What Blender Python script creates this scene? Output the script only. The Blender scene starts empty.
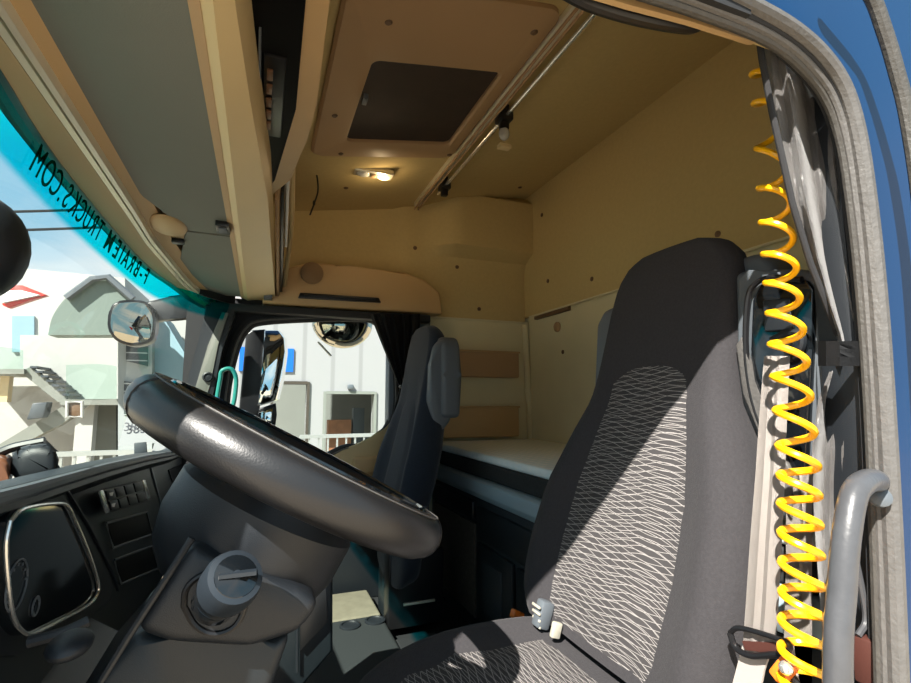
import bpy, bmesh, math, random
from math import sin, cos, pi, radians as R, sqrt, atan2
from mathutils import Vector as V, Matrix, Euler
random.seed(4)
ZC = 2.15                      # eye height above the yard; geometry below is written relative to the eye height
F, YAW, PIT = 500.0, R(21.3), R(6.7)
# ---------------------------------------------------------------- camera
cd = bpy.data.cameras.new('camera'); cam = bpy.data.objects.new('camera', cd)
bpy.context.scene.collection.objects.link(cam); bpy.context.scene.camera = cam
cam.location = (0, 0, ZC); cam.rotation_euler = (R(90) + PIT, 0, -YAW)
cd.sensor_width = 36; cd.lens = F / 911 * 36; cd.clip_start = .02; cd.clip_end = 300
# ---------------------------------------------------------------- world
w = bpy.data.worlds.new('sky'); bpy.context.scene.world = w; w.use_nodes = True
nt = w.node_tree; nt.nodes.clear()
N = nt.nodes.new; L = nt.links.new
out = N('ShaderNodeOutputWorld'); bg = N('ShaderNodeBackground'); tc = N('ShaderNodeTexCoord')
mp = N('ShaderNodeMapping'); mp.inputs['Scale'].default_value = (1.2, 1.2, 3.5)
nz = N('ShaderNodeTexNoise'); nz.inputs['Scale'].default_value = 1.7; nz.inputs['Detail'].default_value = 5
cr = N('ShaderNodeValToRGB'); cr.color_ramp.elements[0].position = .38; cr.color_ramp.elements[1].position = .62
cr.color_ramp.elements[0].color = (.36, .66, .88, 1); cr.color_ramp.elements[1].color = (.92, .97, 1, 1)
L(tc.outputs['Generated'], mp.inputs[0]); L(mp.outputs[0], nz.inputs['Vector']); L(nz.outputs['Fac'], cr.inputs[0])
L(cr.outputs[0], bg.inputs['Color']); bg.inputs['Strength'].default_value = .8; L(bg.outputs[0], out.inputs[0])
# ---------------------------------------------------------------- sun
sd = bpy.data.lights.new('sun', 'SUN'); sun = bpy.data.objects.new('sun', sd)
bpy.context.scene.collection.objects.link(sun)
SUN = V((1, .9, -1.3)).normalized()
sun.rotation_euler = SUN.to_track_quat('-Z', 'Y').to_euler(); sd.energy = 10.5; sd.angle = R(.6); sd.color = (1, .95, .87)
sun.location = (-3, -3, 8)
vs = bpy.context.scene.view_settings
vs.view_transform = 'Standard'; vs.look = 'None'; vs.gamma = 1; vs.exposure = 0.45; vs.use_curve_mapping = False
bpy.context.scene.cycles.max_bounces = 10; bpy.context.scene.cycles.diffuse_bounces = 7
bpy.context.scene.cycles.transparent_max_bounces = 16
# ---------------------------------------------------------------- measuring helpers
def D(px, py):
    a, b = px - 455.5, 341.5 - py
    up = b * cos(PIT) + F * sin(PIT); fw = F * cos(PIT) - b * sin(PIT)
    return V((a * cos(YAW) + fw * sin(YAW), fw * cos(YAW) - a * sin(YAW), up))
def PY(px, py, Y): d = D(px, py); return d * (Y / d.y)
def PX(px, py, X): d = D(px, py); return d * (X / d.x)
def PZ(px, py, Z): d = D(px, py); return d * (Z / d.z)
# ---------------------------------------------------------------- materials
def mat(name, col, rough=.6, metal=0, bump=0, bscale=200, var=0, vscale=8, spec=.5, coat=0, trans=0, emis=None, sheen=0, alpha=1):
    m = bpy.data.materials.new(name); m.use_nodes = True; t = m.node_tree; b = t.nodes['Principled BSDF']
    b.inputs['Base Color'].default_value = (*col, 1); b.inputs['Roughness'].default_value = rough
    b.inputs['Metallic'].default_value = metal; b.inputs['Specular IOR Level'].default_value = spec
    b.inputs['Coat Weight'].default_value = coat; b.inputs['Coat Roughness'].default_value = .05
    b.inputs['Sheen Weight'].default_value = sheen
    b.inputs['Transmission Weight'].default_value = trans
    c = t.nodes.new('ShaderNodeTexCoord')
    n = t.nodes.new('ShaderNodeTexNoise'); n.inputs['Scale'].default_value = vscale; n.inputs['Detail'].default_value = 6
    t.links.new(c.outputs['Object'], n.inputs['Vector'])
    r = t.nodes.new('ShaderNodeMixRGB'); v = max(var, .04)
    r.inputs[1].default_value = (*[x * (1 - v) for x in col], 1); r.inputs[2].default_value = (*[min(1, x * (1 + v)) for x in col], 1)
    t.links.new(n.outputs['Fac'], r.inputs[0]); t.links.new(r.outputs[0], b.inputs['Base Color'])
    if bump:
        n2 = t.nodes.new('ShaderNodeTexNoise'); n2.inputs['Scale'].default_value = bscale; n2.inputs['Detail'].default_value = 3
        t.links.new(c.outputs['Object'], n2.inputs['Vector'])
        bn = t.nodes.new('ShaderNodeBump'); bn.inputs['Strength'].default_value = bump; bn.inputs['Distance'].default_value = .002
        t.links.new(n2.outputs['Fac'], bn.inputs['Height']); t.links.new(bn.outputs[0], b.inputs['Normal'])
    if emis:
        b.inputs['Emission Color'].default_value = (*emis[:3], 1); b.inputs['Emission Strength'].default_value = emis[3]
    return m
M = {}
M['beige'] = mat('beige_plastic', (.50, .33, .155), .5, bump=.15, bscale=600)
M['beige_l'] = mat('pale_beige_plastic', (.60, .46, .24), .45, bump=.1, bscale=600)
M['tan'] = mat('tan_plastic', (.42, .27, .14), .6, bump=.15, bscale=600)
M['felt'] = mat('beige_felt', (.52, .40, .185), .95, bump=.4, bscale=300, var=.08, vscale=60, spec=.2)
M['felt2'] = mat('pale_headliner', (.68, .62, .40), .9, bump=.2, bscale=300, var=.05, spec=.2)
M['visor'] = mat('grey_green_board', (.15, .155, .135), .7, bump=.2, bscale=500, var=.06)
M['dash'] = mat('dark_dash_plastic', (.012, .017, .021), .42, bump=.2, bscale=900)
M['dash2'] = mat('charcoal_soft_plastic', (.012, .015, .019), .45, bump=.25, bscale=900)
M['black'] = mat('black_plastic', (.008, .008, .009), .35)
M['gloss'] = mat('gloss_black', (.006, .008, .01), .08, coat=.6)
M['rubber'] = mat('black_rubber', (.012, .013, .015), .75, bump=.2, bscale=300)
M['seal'] = mat('grey_rubber_seal', (.06, .056, .05), .5, bump=.6, bscale=160, var=.25, vscale=70)
M['seal_l'] = mat('worn_light_seal', (.10, .095, .09), .5, bump=.6, bscale=160, var=.25, vscale=60)
M['leather'] = mat('dark_leather', (.012, .012, .013), .36, bump=.12, bscale=420, spec=.6)
M['greyp'] = mat('slate_grey_plastic', (.10, .115, .13), .45, bump=.15, bscale=700)
M['navy'] = mat('navy_black_velour', (.02, .026, .038), .95, bump=.5, bscale=500, var=.25, vscale=150, spec=.15, sheen=.15)
M['velour'] = mat('charcoal_velour', (.040, .038, .041), .95, bump=.5, bscale=500, var=.25, vscale=200, spec=.12, sheen=.05)
M['belt'] = mat('pale_webbing', (.42, .38, .35), .7, bump=.3, bscale=800)
M['chrome'] = mat('bright_metal', (.85, .84, .80), .22, metal=.8)
M['alu'] = mat('brushed_aluminium', (.80, .76, .62), .35, metal=.55)
M['dmirror'] = mat('painted_reflection_mirror_glass', (.50, .46, .38), .03, metal=1)  # darker tan tint stands in for the sandy ground reflected in these mirrors
M['mirror'] = mat('mirror_glass', (.9, .9, .9), .01, metal=1)
M['yellow'] = mat('yellow_coil_plastic', (1.0, .50, .005), .3, coat=.3)
M['satin'] = mat('grey_satin', (.20, .19, .185), .38, bump=.3, bscale=200, var=.12, vscale=12, sheen=.4)
M['blackcloth'] = mat('black_curtain_cloth', (.02, .02, .022), .85, bump=.3)
M['blue'] = mat('blue_truck_paint', (.001, .030, .10), .4, spec=.25, coat=.08, var=.02)
M['handle'] = mat('grey_worn_handle', (.07, .072, .078), .3, bump=.4, bscale=60, var=.2, vscale=50)
M['carpet'] = mat('dark_carpet', (.04, .042, .042), 1, bump=.8, bscale=300, var=.3, vscale=120, spec=.1)
M['carpet_b'] = mat('brown_grey_carpet', (.07, .06, .05), 1, bump=.8, bscale=300, var=.4, vscale=60, spec=.1)
M['ledge'] = mat('blue_grey_metal_ledge', (.30, .40, .46), .4, bump=.1)
M['panel'] = mat('dark_bunk_panel', (.025, .032, .038), .5, bump=.2, bscale=500)
M['screw'] = mat('brown_push_button', (.12, .065, .03), .5)
M['mesh'] = mat('dark_roller_mesh', (.035, .022, .016), .7, bump=.6, bscale=500, var=.4, vscale=20)
M['slate'] = mat('dark_slate_plastic', (.018, .024, .031), .35)
M['deep'] = mat('deep_black', (.004, .004, .004), .6, spec=.08)
M['sun_patch'] = mat('sun_patch_dusty_mat', (.17, .155, .115), .8, bump=.3, var=.25, vscale=30, spec=.2)  # lighter tan carries the sunlit patch of the floor in its colour
M['grille'] = mat('brown_speaker_mesh', (.27, .17, .085), .7, bump=.8, bscale=900)
M['teal'] = mat('teal_lit_grab_plastic', (.02, .20, .17), .3)  # teal light from the tinted windscreen band painted into the handle colour
M['white_wall'] = mat('white_render', (.40, .40, .385), .85, var=.04, vscale=3)
M['grey_wall'] = mat('grey_concrete', (.20, .21, .19), .9, var=.12, vscale=2, bump=.3, bscale=20)
M['blue_wall'] = mat('pale_blue_cladding', (.20, .32, .38), .8)
M['glassgreen'] = mat('green_glass_balustrade', (.20, .27, .235), .15, coat=.3)
M['louvre'] = mat('dark_louvre', (.05, .06, .07), .5)
M['brownwood'] = mat('brown_wood', (.28, .12, .06), .6, var=.3)
M['ground'] = mat('sandy_asphalt', (.42, .34, .25), .95, var=.15, vscale=1.5, bump=.5, bscale=30)
M['grass'] = mat('verge_green', (.20, .32, .12), .9, var=.4, vscale=20)
M['fence'] = mat('galvanised_steel', (.45, .47, .45), .4, metal=.6)
M['red'] = mat('red_reflector', (.75, .03, .02), .3)
M['whitep'] = mat('white_plastic', (.8, .8, .78), .4)
M['paper'] = mat('white_paper', (.40, .40, .42), .8)
M['ink'] = mat('grey_ink', (.12, .12, .14), .7)
M['orange'] = mat('orange_plastic', (.9, .22, .02), .4)
M['brownpl'] = mat('brown_mirror_face', (.16, .065, .035), .3)
M['tach'] = mat('tachograph_brown', (.12, .06, .03), .4)
M['bulb'] = mat('warm_lamp_lens', (.95, .8, .5), .15, emis=(1, .75, .4, 1.2))
M['lens'] = mat('clear_lamp_lens', (.75, .75, .7), .1, coat=.5)
M['clear'] = mat('clear_plastic', (.7, .7, .66), .1, trans=.5)
M['letter'] = mat('green_letters', (.0, .10, .085), .6)
M['redbrown'] = mat('red_brown_plate', (.07, .022, .016), .6)
def glass(name, tint=(1, 1, 1), band=None):
    m = bpy.data.materials.new(name); m.use_nodes = True; t = m.node_tree; t.nodes.clear()
    o = t.nodes.new('ShaderNodeOutputMaterial'); tr = t.nodes.new('ShaderNodeBsdfTransparent'); g = t.nodes.new('ShaderNodeBsdfGlossy')
    g.inputs['Roughness'].default_value = .02; mx = t.nodes.new('ShaderNodeMixShader'); fr = t.nodes.new('ShaderNodeFresnel'); fr.inputs[0].default_value = 1.12
    ml = t.nodes.new('ShaderNodeMath'); ml.operation = 'MULTIPLY'; ml.inputs[1].default_value = .10; t.links.new(fr.outputs[0], ml.inputs[0]); t.links.new(ml.outputs[0], mx.inputs[0]); t.links.new(tr.outputs[0], mx.inputs[1]); t.links.new(g.outputs[0], mx.inputs[2]); t.links.new(mx.outputs[0], o.inputs[0])
    tr.inputs[0].default_value = (*tint, 1)
    if band:
        c = t.nodes.new('ShaderNodeTexCoord'); s = t.nodes.new('ShaderNodeSeparateXYZ'); r = t.nodes.new('ShaderNodeMapRange')
        r.inputs[1].default_value = band[0]; r.inputs[2].default_value = band[1]; r.interpolation_type = 'SMOOTHSTEP'
        k = t.nodes.new('ShaderNodeMixRGB'); k.inputs[1].default_value = (*tint, 1); k.inputs[2].default_value = (*band[2], 1)
        t.links.new(c.outputs['Object'], s.inputs[0]); t.links.new(s.outputs[2], r.inputs[0]); t.links.new(r.outputs[0], k.inputs[0]); t.links.new(k.outputs[0], tr.inputs[0])
    return m
M['glass'] = glass('clear_window_glass', (.93, .97, .97))
M['glassgreen'] = glass('green_tinted_glass', (.86, .94, .91))
M['letter'] = glass('green_letter_film', (.0, .30, .22))
M['wind'] = glass('windscreen_glass', (.90, .95, .92), (.612, .628, (.0, .70, .76)))
def pattern_mat():
    m = mat('wavy_line_seat_fabric', (.10, .095, .10), .95, bump=.4, bscale=500, spec=.1); t = m.node_tree; b = t.nodes['Principled BSDF']
    c = t.nodes.new('ShaderNodeTexCoord'); s = t.nodes.new('ShaderNodeSeparateXYZ'); t.links.new(c.outputs['UV'], s.inputs[0])
    def mth(op, a, b_=None):
        n = t.nodes.new('ShaderNodeMath'); n.operation = op
        for i, q in enumerate((a, b_)):
            if q is None: continue
            if isinstance(q, (int, float)): n.inputs[i].default_value = q
            else: t.links.new(q, n.inputs[i])
        return n.outputs[0]
    y, z = s.outputs[0], s.outputs[1]; res = None
    for f, a, g, ph, a2, g2 in ((290, 2.6, 24, 0, 2.2, 11), (290, -2.6, 24, .8, -1.6, 9), (220, 1.8, 36, 1.7, 2.6, 7)):
        wv = mth('ADD', mth('MULTIPLY', mth('SINE', mth('ADD', mth('MULTIPLY', y, g), ph)), a), mth('MULTIPLY', mth('SINE', mth('ADD', mth('MULTIPLY', z, g2), ph)), a2))
        wv = mth('MULTIPLY', wv, 1.0)
        p = mth('ABSOLUTE', mth('SINE', mth('ADD', mth('MULTIPLY', z, f), wv)))
        ln = mth('LESS_THAN', p, .13)
        res = ln if res is None else mth('MAXIMUM', res, ln)
    k = t.nodes.new('ShaderNodeMixRGB'); t.links.new(res, k.inputs[0]); k.inputs[1].default_value = (.055, .052, .053, 1); k.inputs[2].default_value = (.30, .28, .27, 1)
    t.links.new(k.outputs[0], b.inputs['Base Color']); return m
M['pattern'] = pattern_mat()
def plaid_mat():
    m = mat('cream_check_mattress', (.7, .67, .6), .95, bump=.3); t = m.node_tree; b = t.nodes['Principled BSDF']
    c = t.nodes.new('ShaderNodeTexCoord'); wv = t.nodes.new('ShaderNodeTexWave'); wv.inputs['Scale'].default_value = 9; wv.bands_direction = 'X'; wv.inputs['Distortion'].default_value = .6
    w2 = t.nodes.new('ShaderNodeTexWave'); w2.bands_direction = 'Y'; w2.inputs['Scale'].default_value = 7; w2.inputs['Distortion'].default_value = .6
    mm = t.nodes.new('ShaderNodeMath'); mm.operation = 'MULTIPLY'; t.links.new(c.outputs['Object'], wv.inputs[0]); t.links.new(c.outputs['Object'], w2.inputs[0])
    t.links.new(wv.outputs[1], mm.inputs[0]); t.links.new(w2.outputs[1], mm.inputs[1])
    k = t.nodes.new('ShaderNodeMixRGB'); t.links.new(mm.outputs[0], k.inputs[0]); k.inputs[1].default_value = (.74, .82, .82, 1); k.inputs[2].default_value = (.90, .90, .88, 1)
    t.links.new(k.outputs[0], b.inputs['Base Color']); return m
M['plaid'] = plaid_mat()
def board_mat(name, a, b_, sc, axis='X'):
    m = mat(name, a, .8); t = m.node_tree; b = t.nodes['Principled BSDF']; c = t.nodes.new('ShaderNodeTexCoord')
    wv = t.nodes.new('ShaderNodeTexWave'); wv.inputs['Scale'].default_value = sc; wv.bands_direction = axis
    r = t.nodes.new('ShaderNodeValToRGB'); r.color_ramp.elements[0].position = .02; r.color_ramp.elements[1].position = .08
    r.color_ramp.elements[0].color = (*b_, 1); r.color_ramp.elements[1].color = (*a, 1)
    t.links.new(c.outputs['Object'], wv.inputs[0]); t.links.new(wv.outputs[1], r.inputs[0]); t.links.new(r.outputs[0], b.inputs['Base Color']); return m
M['clad'] = board_mat('white_cladding', (.30, .295, .30), (.24, .235, .24), .55)
M['louv'] = board_mat('louvre_slats', (.04, .05, .06), (.35, .38, .4), 1.9, 'Z')
# ---------------------------------------------------------------- mesh helpers
COL = bpy.context.scene.collection
class MB:
    def __init__(s): s.b = bmesh.new(); s.uv = None
    def face(s, pts): return s.b.faces.new([s.b.verts.new(V(p)) for p in pts])
    def box(s, c, d, rot=None, bev=0, seg=2):
        r = bmesh.ops.create_cube(s.b, size=1); vs_ = r['verts']
        m = Matrix.Translation(V(c)) @ (Euler(rot).to_matrix().to_4x4() if rot else Matrix()) @ Matrix.Diagonal((*d, 1))
        bmesh.ops.transform(s.b, matrix=m, verts=vs_)
        if bev:
            es = {e for v in vs_ for e in v.link_edges}
            bmesh.ops.bevel(s.b, geom=list(es), offset=bev, segments=seg, affect='EDGES', profile=.5)
        return s
    def bb(s, x0, x1, y0, y1, z0, z1, bev=0, seg=2):
        return s.box(((x0 + x1) / 2, (y0 + y1) / 2, (z0 + z1) / 2), (abs(x1 - x0), abs(y1 - y0), abs(z1 - z0)), None, bev, seg)
    def loft(s, rings, cap=True, closed=False):
        vv = [[s.b.verts.new(V(p)) for p in r] for r in rings]; n = len(vv[0]); m = len(vv)
        for i in range(m if closed else m - 1):
            a, c = vv[i], vv[(i + 1) % m]
            for j in range(n): s.b.faces.new((a[j], a[(j + 1) % n], c[(j + 1) % n], c[j]))
        if cap and not closed: s.b.faces.new(list(reversed(vv[0]))); s.b.faces.new(vv[-1])
        return s
    def prism(s, poly, off, bev=0, seg=2):
        off = V(off); a = [s.b.verts.new(V(p)) for p in poly]; c = [s.b.verts.new(V(p) + off) for p in poly]; n = len(a)
        fs = [s.b.faces.new(list(reversed(a))), s.b.faces.new(c)] + [s.b.faces.new((a[i], a[(i + 1) % n], c[(i + 1) % n], c[i])) for i in range(n)]
        if bev:
            es = {e for f in fs for e in f.edges}
            bmesh.ops.bevel(s.b, geom=list(es), offset=bev, segments=seg, affect='EDGES', profile=.5)
        return s
    def sheet(s, rows, t=0, uvs=None):
        vv = [[s.b.verts.new(V(p)) for p in r] for r in rows]
        if uvs: lay = s.b.loops.layers.uv.verify()
        fs = []
        for i in range(len(vv) - 1):
            for j in range(len(vv[0]) - 1):
                f = s.b.faces.new((vv[i][j], vv[i][j + 1], vv[i + 1][j + 1], vv[i + 1][j])); fs.append(f)
                if uvs:
                    for lp, (a, c) in zip(f.loops, ((i, j), (i, j + 1), (i + 1, j + 1), (i + 1, j))): lp[lay].uv = uvs[a][c]
        if t: bmesh.ops.solidify(s.b, geom=fs, thickness=t)
        return s
    def tube(s, pts, r, seg=10, closed=False, flat=1.0, nrm=None):
        pts = [V(p) for p in pts]; n = len(pts); rings = []; up = None
        for i, p in enumerate(pts):
            if closed: t = pts[(i + 1) % n] - pts[i - 1]
            else: t = pts[min(i + 1, n - 1)] - pts[max(i - 1, 0)]
            t.normalize()
            if nrm is not None: up = V(nrm)
            elif up is None: up = V((0, 0, 1)) if abs(t.z) < .9 else V((1, 0, 0))
            a = (up - t * up.dot(t)).normalized(); up = a; bt = t.cross(a)
            rr = r[i] if isinstance(r, (list, tuple)) else r
            rings.append([p + a * (rr * flat * cos(q)) + bt * (rr * sin(q)) for q in [2 * pi * k / seg for k in range(seg)]])
        return s.loft(rings, not closed, closed)
    def lathe(s, c, ax, prof, seg=24):
        ax = V(ax).normalized(); u = ax.orthogonal().normalized(); v = ax.cross(u); c = V(c)
        return s.loft([[c + ax * h + (u * cos(q) + v * sin(q)) * max(r, 1e-4) for q in [2 * pi * k / seg for k in range(seg)]] for r, h in prof])
    def cyl(s, a, b_, r, seg=16): return s.tube([a, b_], r, seg)
    def ball(s, c, r, seg=16, rot=None):
        rr = bmesh.ops.create_uvsphere(s.b, u_segments=seg, v_segments=seg // 2 + 2, radius=1)
        d = r if isinstance(r, (tuple, list)) else (r, r, r)
        bmesh.ops.transform(s.b, matrix=Matrix.Translation(V(c)) @ (Euler(rot).to_matrix().to_4x4() if rot else Matrix()) @ Matrix.Diagonal((*d, 1)), verts=rr['verts']); return s
    def build(s, name, m, parent=None, smooth=True, sub=0, ang=35):
        bmesh.ops.recalc_face_normals(s.b, faces=s.b.faces)
        wl = V((0, 0, ZC))
        p = parent
        if p is not None: wl = wl - WL[p.name]
        bmesh.ops.translate(s.b, vec=wl, verts=s.b.verts)
        me = bpy.data.meshes.new(name)
        if parent is None:      # put the origin at the middle of the base
            xs = [v.co.x for v in s.b.verts]; ys = [v.co.y for v in s.b.verts]; zs = [v.co.z for v in s.b.verts]
            o0 = V(((min(xs) + max(xs)) / 2, (min(ys) + max(ys)) / 2, min(zs)))
            bmesh.ops.translate(s.b, vec=-o0, verts=s.b.verts)
        s.b.to_mesh(me); s.b.free(); o = bpy.data.objects.new(name, me); COL.objects.link(o)
        if parent is None: o.location = o0; WL[o.name] = o0.copy()
        else: o.parent = parent; WL[o.name] = WL[parent.name].copy()
        me.materials.append(M[m] if isinstance(m, str) else m)
        if smooth:
            me.polygons.foreach_set('use_smooth', [True] * len(me.polygons)); me.set_sharp_from_angle(angle=R(ang))
        if sub:
            md = o.modifiers.new('subdivision', 'SUBSURF'); md.levels = md.render_levels = sub
        return o
WL = {}
def thing(name, at, label, cat, group=None):
    o = bpy.data.objects.new(name, None); COL.objects.link(o); l = V(at) + V((0, 0, ZC)); o.location = l; WL[o.name] = l.copy()
    o.empty_display_size = .05; o['label'] = label; o['category'] = cat
    if group: o['group'] = group
    return o
def tag(o, label, cat, group=None, kind=None):
    o['label'] = label; o['category'] = cat
    if group: o['group'] = group
    if kind: o['kind'] = kind
    return o
def struct(o, label, cat='structure'):
    o['kind'] = 'structure'; o['label'] = label; o['category'] = cat; return o
def text(body, name, m, parent, loc, size, rot=None, mtx=None, ext=.0004, space=1, bold=0):
    c = bpy.data.curves.new(name, 'FONT'); c.body = body; c.size = size; c.extrude = ext; c.offset = bold; c.align_x = 'CENTER'; c.align_y = 'CENTER'; c.space_character = space
    o = bpy.data.objects.new(name + '_src', c); COL.objects.link(o)
    bpy.context.view_layer.update(); me = bpy.data.meshes.new_from_object(o.evaluated_get(bpy.context.evaluated_depsgraph_get()))
    bpy.data.objects.remove(o)
    o = bpy.data.objects.new(name, me); COL.objects.link(o); me.materials.clear(); me.materials.append(M[m])
    T = mtx if mtx is not None else Matrix.Translation(V(loc)) @ Euler(rot).to_matrix().to_4x4()
    off = V((0, 0, ZC)) - WL[parent.name]
    me.transform(Matrix.Translation(off) @ T); o.parent = parent; WL[o.name] = WL[parent.name].copy(); return o
def spl(pts, n=8):     # Catmull-Rom through points
    pts = [V(p) for p in pts]; q = [pts[0] * 2 - pts[1]] + pts + [pts[-1] * 2 - pts[-2]]; r = []
    for i in range(1, len(q) - 2):
        for k in range(n):
            t = k / n; a, b, c, d = q[i - 1], q[i], q[i + 1], q[i + 2]
            r.append(.5 * ((2 * b) + (c - a) * t + (2 * a - 5 * b + 4 * c - d) * t * t + (3 * b - a - 3 * c + d) * t ** 3))
    return r + [pts[-1]]
def lerp(a, b, t): return a + (b - a) * t
def interp(tab, x):
    if x <= tab[0][0]: return tab[0][1]
    for (a, b), (c, d) in zip(tab, tab[1:]):
        if x <= c: return lerp(b, d, (x - a) / (c - a))
    return tab[-1][1]
YN, YF, YM = .42, 2.55, 1.45    # near side, far side and middle of the cab
FL = -.92                       # cab floor
def ceilz(x): return interp([(-.5, .84), (-.3, .87), (.2, .95), (.72, 1.035), (1.4, 1.172), (2, 1.2)], x)
def wx(y, z):                   # windscreen surface
    d = y - 1.35; return -.357 + .03 * d * d + .15 * d ** 4 - .28 * (.42 - z)
def hx(y): return interp([(.4, -.272), (1.33, -.276), (1.55, -.280), (2.04, -.258), (2.3, -.230), (2.5, -.19)], y)   # front edge of the overhead boards
exec_parts = []
# ================================================================ SETTING: yard
g = MB(); g.bb(-40, 40, -12, 60, -ZC - .2, -ZC); struct(g.build('floor', 'ground'), 'sandy concrete yard around the truck', 'ground')
# ================================================================ CAB SHELL
# ceiling
b = MB(); xs = [-.42, -.3, -.1, .2, .5, .72, .95, 1.2, 1.42, 1.5]
b.sheet([[(x, y, ceilz(x) - (.0 if y < 2.45 else .0)) for y in (YN + .02, 1, 1.5, 2, YF)] for x in xs]); 
o = b.build('ceiling', 'felt'); struct(o, 'beige felt ceiling of the truck cab', 'ceiling')
b = MB(); b.sheet([[(x, y, ceilz(x) + .06) for y in (YN - .03, YF + .06)] for x in xs], .01); struct(b.build('trim_roof', 'blue'), 'blue painted outer roof skin of the cab', 'roof')
b = MB(); b.loft([[(wx(y, .42) - .035, y, .432), (wx(y, .42) - .02, y, .432), (wx(y, .42) - .02, y, .93), (wx(y, .42) - .035, y, .93)] for y in [lerp(YN, YF - .1, i / 16) for i in range(17)]])
struct(b.build('trim_21', 'rubber'), 'dark front header panel above the windscreen', 'trim')
# rear wall: upper felt panel, lower moulded panel
zs_ = -.02
def seamz(y): return .44 - 0 * (2.5 - y)
b = MB()
b.prism([(1.40, YN + .03, .47), (1.40, YF, .47), (1.40, YF, ceilz(1.4)), (1.40, YN + .03, ceilz(1.4))], (.03, 0, 0))
b.prism([(1.40, 0, .47), (1.375, 0, .475), (1.375, 0, .50), (1.40, 0, .56)], (0, 0, 0)) if False else None
struct(b.build('wall_rear', 'felt'), 'beige felt upper rear wall of the sleeper', 'wall')
b = MB(); b.bb(1.425, 1.46, YN + .03, YF, FL, .475)
o = b.build('wall_rear_lower', 'felt2'); o.name = 'wall_rear_lower'; struct(o, 'pale smooth lower rear wall panel above the bunk', 'wall')
b = MB(); b.tube([(1.405, YN + .05, .468), (1.405, YF - .1, .468)], .006, 8); struct(b.build('trim_rear', 'felt2'), 'thin seam strip across the rear wall', 'trim')
# far side wall of the sleeper (Y = YF side)
YS = 2.48
b = MB()
xsW = [-.05 + i * (1.45 / 28) for i in range(29)]; rows = []
for k in range(17):
    z = lerp(.445, 1.20, k / 16); r = []
    for x in xsW:
        # the padded bulge towards the rear upper corner
        u = max(0, min(1, (x - .78) / .16)); v_ = max(0, min(1, (z - .76) / .06)) * max(0, min(1, (1.2 - z) / .1))
        uu = u * u * (3 - 2 * u); vv_ = v_ * v_ * (3 - 2 * v_)
        st = max(0, min(1, (x - .62) / .05)); st = st * st * (3 - 2 * st)
        r.append((x, YS + .05 - .035 * st - .11 * uu * vv_, min(z, ceilz(x) + .004)))
    rows.append(r)
b.sheet(rows); struct(b.build('wall_side_upper', 'felt'), 'beige felt upper side wall above the passenger door', 'wall')
b = MB(); b.bb(.78, 1.46, YS + .03, YS + .06, FL, .45); b.bb(.74, 1.44, YS + .02, YS + .035, .435, .447)
struct(b.build('wall_side', 'felt2'), 'pale lower sleeper side wall with pockets', 'wall')
b = MB(); b.tube([(1.43, YS + .02, -.3), (1.40, YS + .015, .43)], .018, 10); struct(b.build('trim_corner', 'felt2'), 'rounded corner moulding of the sleeper', 'trim')
# two storage pockets on the far sleeper wall
for i, (ya, yb, m, l) in enumerate(((350, 378, 'tan', 'upper brown storage pocket on the sleeper side wall'), (407, 436, 'beige', 'lower tan storage pocket just above the mattress'))):
    a = PY(440, ya, YS); c = PY(517, yb, YS)
    t = thing('storage_pocket', ((a.x + c.x) / 2, YS - .02, c.z), l, 'storage pocket')
    MB().bb(a.x - .06, c.x, YS - .03, YS + .03, c.z, a.z, .008, 3).build('front', m, t)
    MB().bb(a.x - .06, c.x + .004, YS - .036, YS - .028, a.z - .006, a.z + .004, .002).build('rim', 'beige', t)
# exterior far side skin + blue side below window
b = MB(); b.bb(.80, 1.5, YF + .03, YF + .06, -1.3, 1.2); b.bb(-.10, .80, YF + .03, YF + .06, .47, .95); struct(b.build('wall_outer_far', 'blue'), 'blue outer skin of the far side', 'wall')
b = MB(); b.bb(1.47, 1.5, YN - .02, YF + .05, -1.3, 1.2); struct(b.build('wall_outer_rear', 'blue'), 'blue outer skin of the cab back', 'wall')
# cab floor
b = MB(); b.bb(-.62, 1.46, YN, YF, FL - .05, FL); struct(b.build('floor_cab', 'rubber'), 'dark rubber cab floor', 'floor')
b = MB(); b.bb(-.66, -.60, YN - .02, YF + .02, -1.4, -.28); struct(b.build('wall_front', 'blue'), 'blue front bulkhead under the windscreen', 'wall')
# ---------------- windscreen
b = MB(); rows = []
for k in range(13):
    z = lerp(-.27, .425, k / 12); rows.append([(wx(y, z), y, z) for y in [lerp(.45, 2.42, i / 28) for i in range(29)]])
b.sheet(rows, .004); ws = struct(b.build('window_1', 'wind'), 'curved windscreen with teal tinted top band', 'window')
# teal band is in the glass; object Z of the band is measured from the base of the pane
def wtext(body, y0, y1, z, h, bold):
    wd = [{'.': .45, '-': .6, 'I': .5, 'M': 1.3}.get(ch, 1.0) for ch in body]; tot = sum(wd); step = (y1 - y0) / tot
    for i, ch in enumerate(body):
        y = y0 + step * (sum(wd[:i]) + wd[i] / 2); p = V((wx(y, z) + .006, y, z)); ty = V((wx(y + .01, z) - wx(y - .01, z), .02, 0)).normalized(); tz = V((.28, 0, 1)).normalized()
        # reads from outside: text x runs towards -Y
        X = -ty; Z = X.cross(tz)
        Mx = Matrix(((X.x, tz.x, Z.x, p.x), (X.y, tz.y, Z.y, p.y), (X.z, tz.z, Z.z, p.z), (0, 0, 0, 1))) @ Matrix.Diagonal((1.25 if bold else .95, 1.2, 1, 1))
        t = text(ch, 'letter', 'letter', ws, None, h, mtx=Mx, ext=.0006, bold=.0008 if bold else 0)
TXT = True
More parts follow.
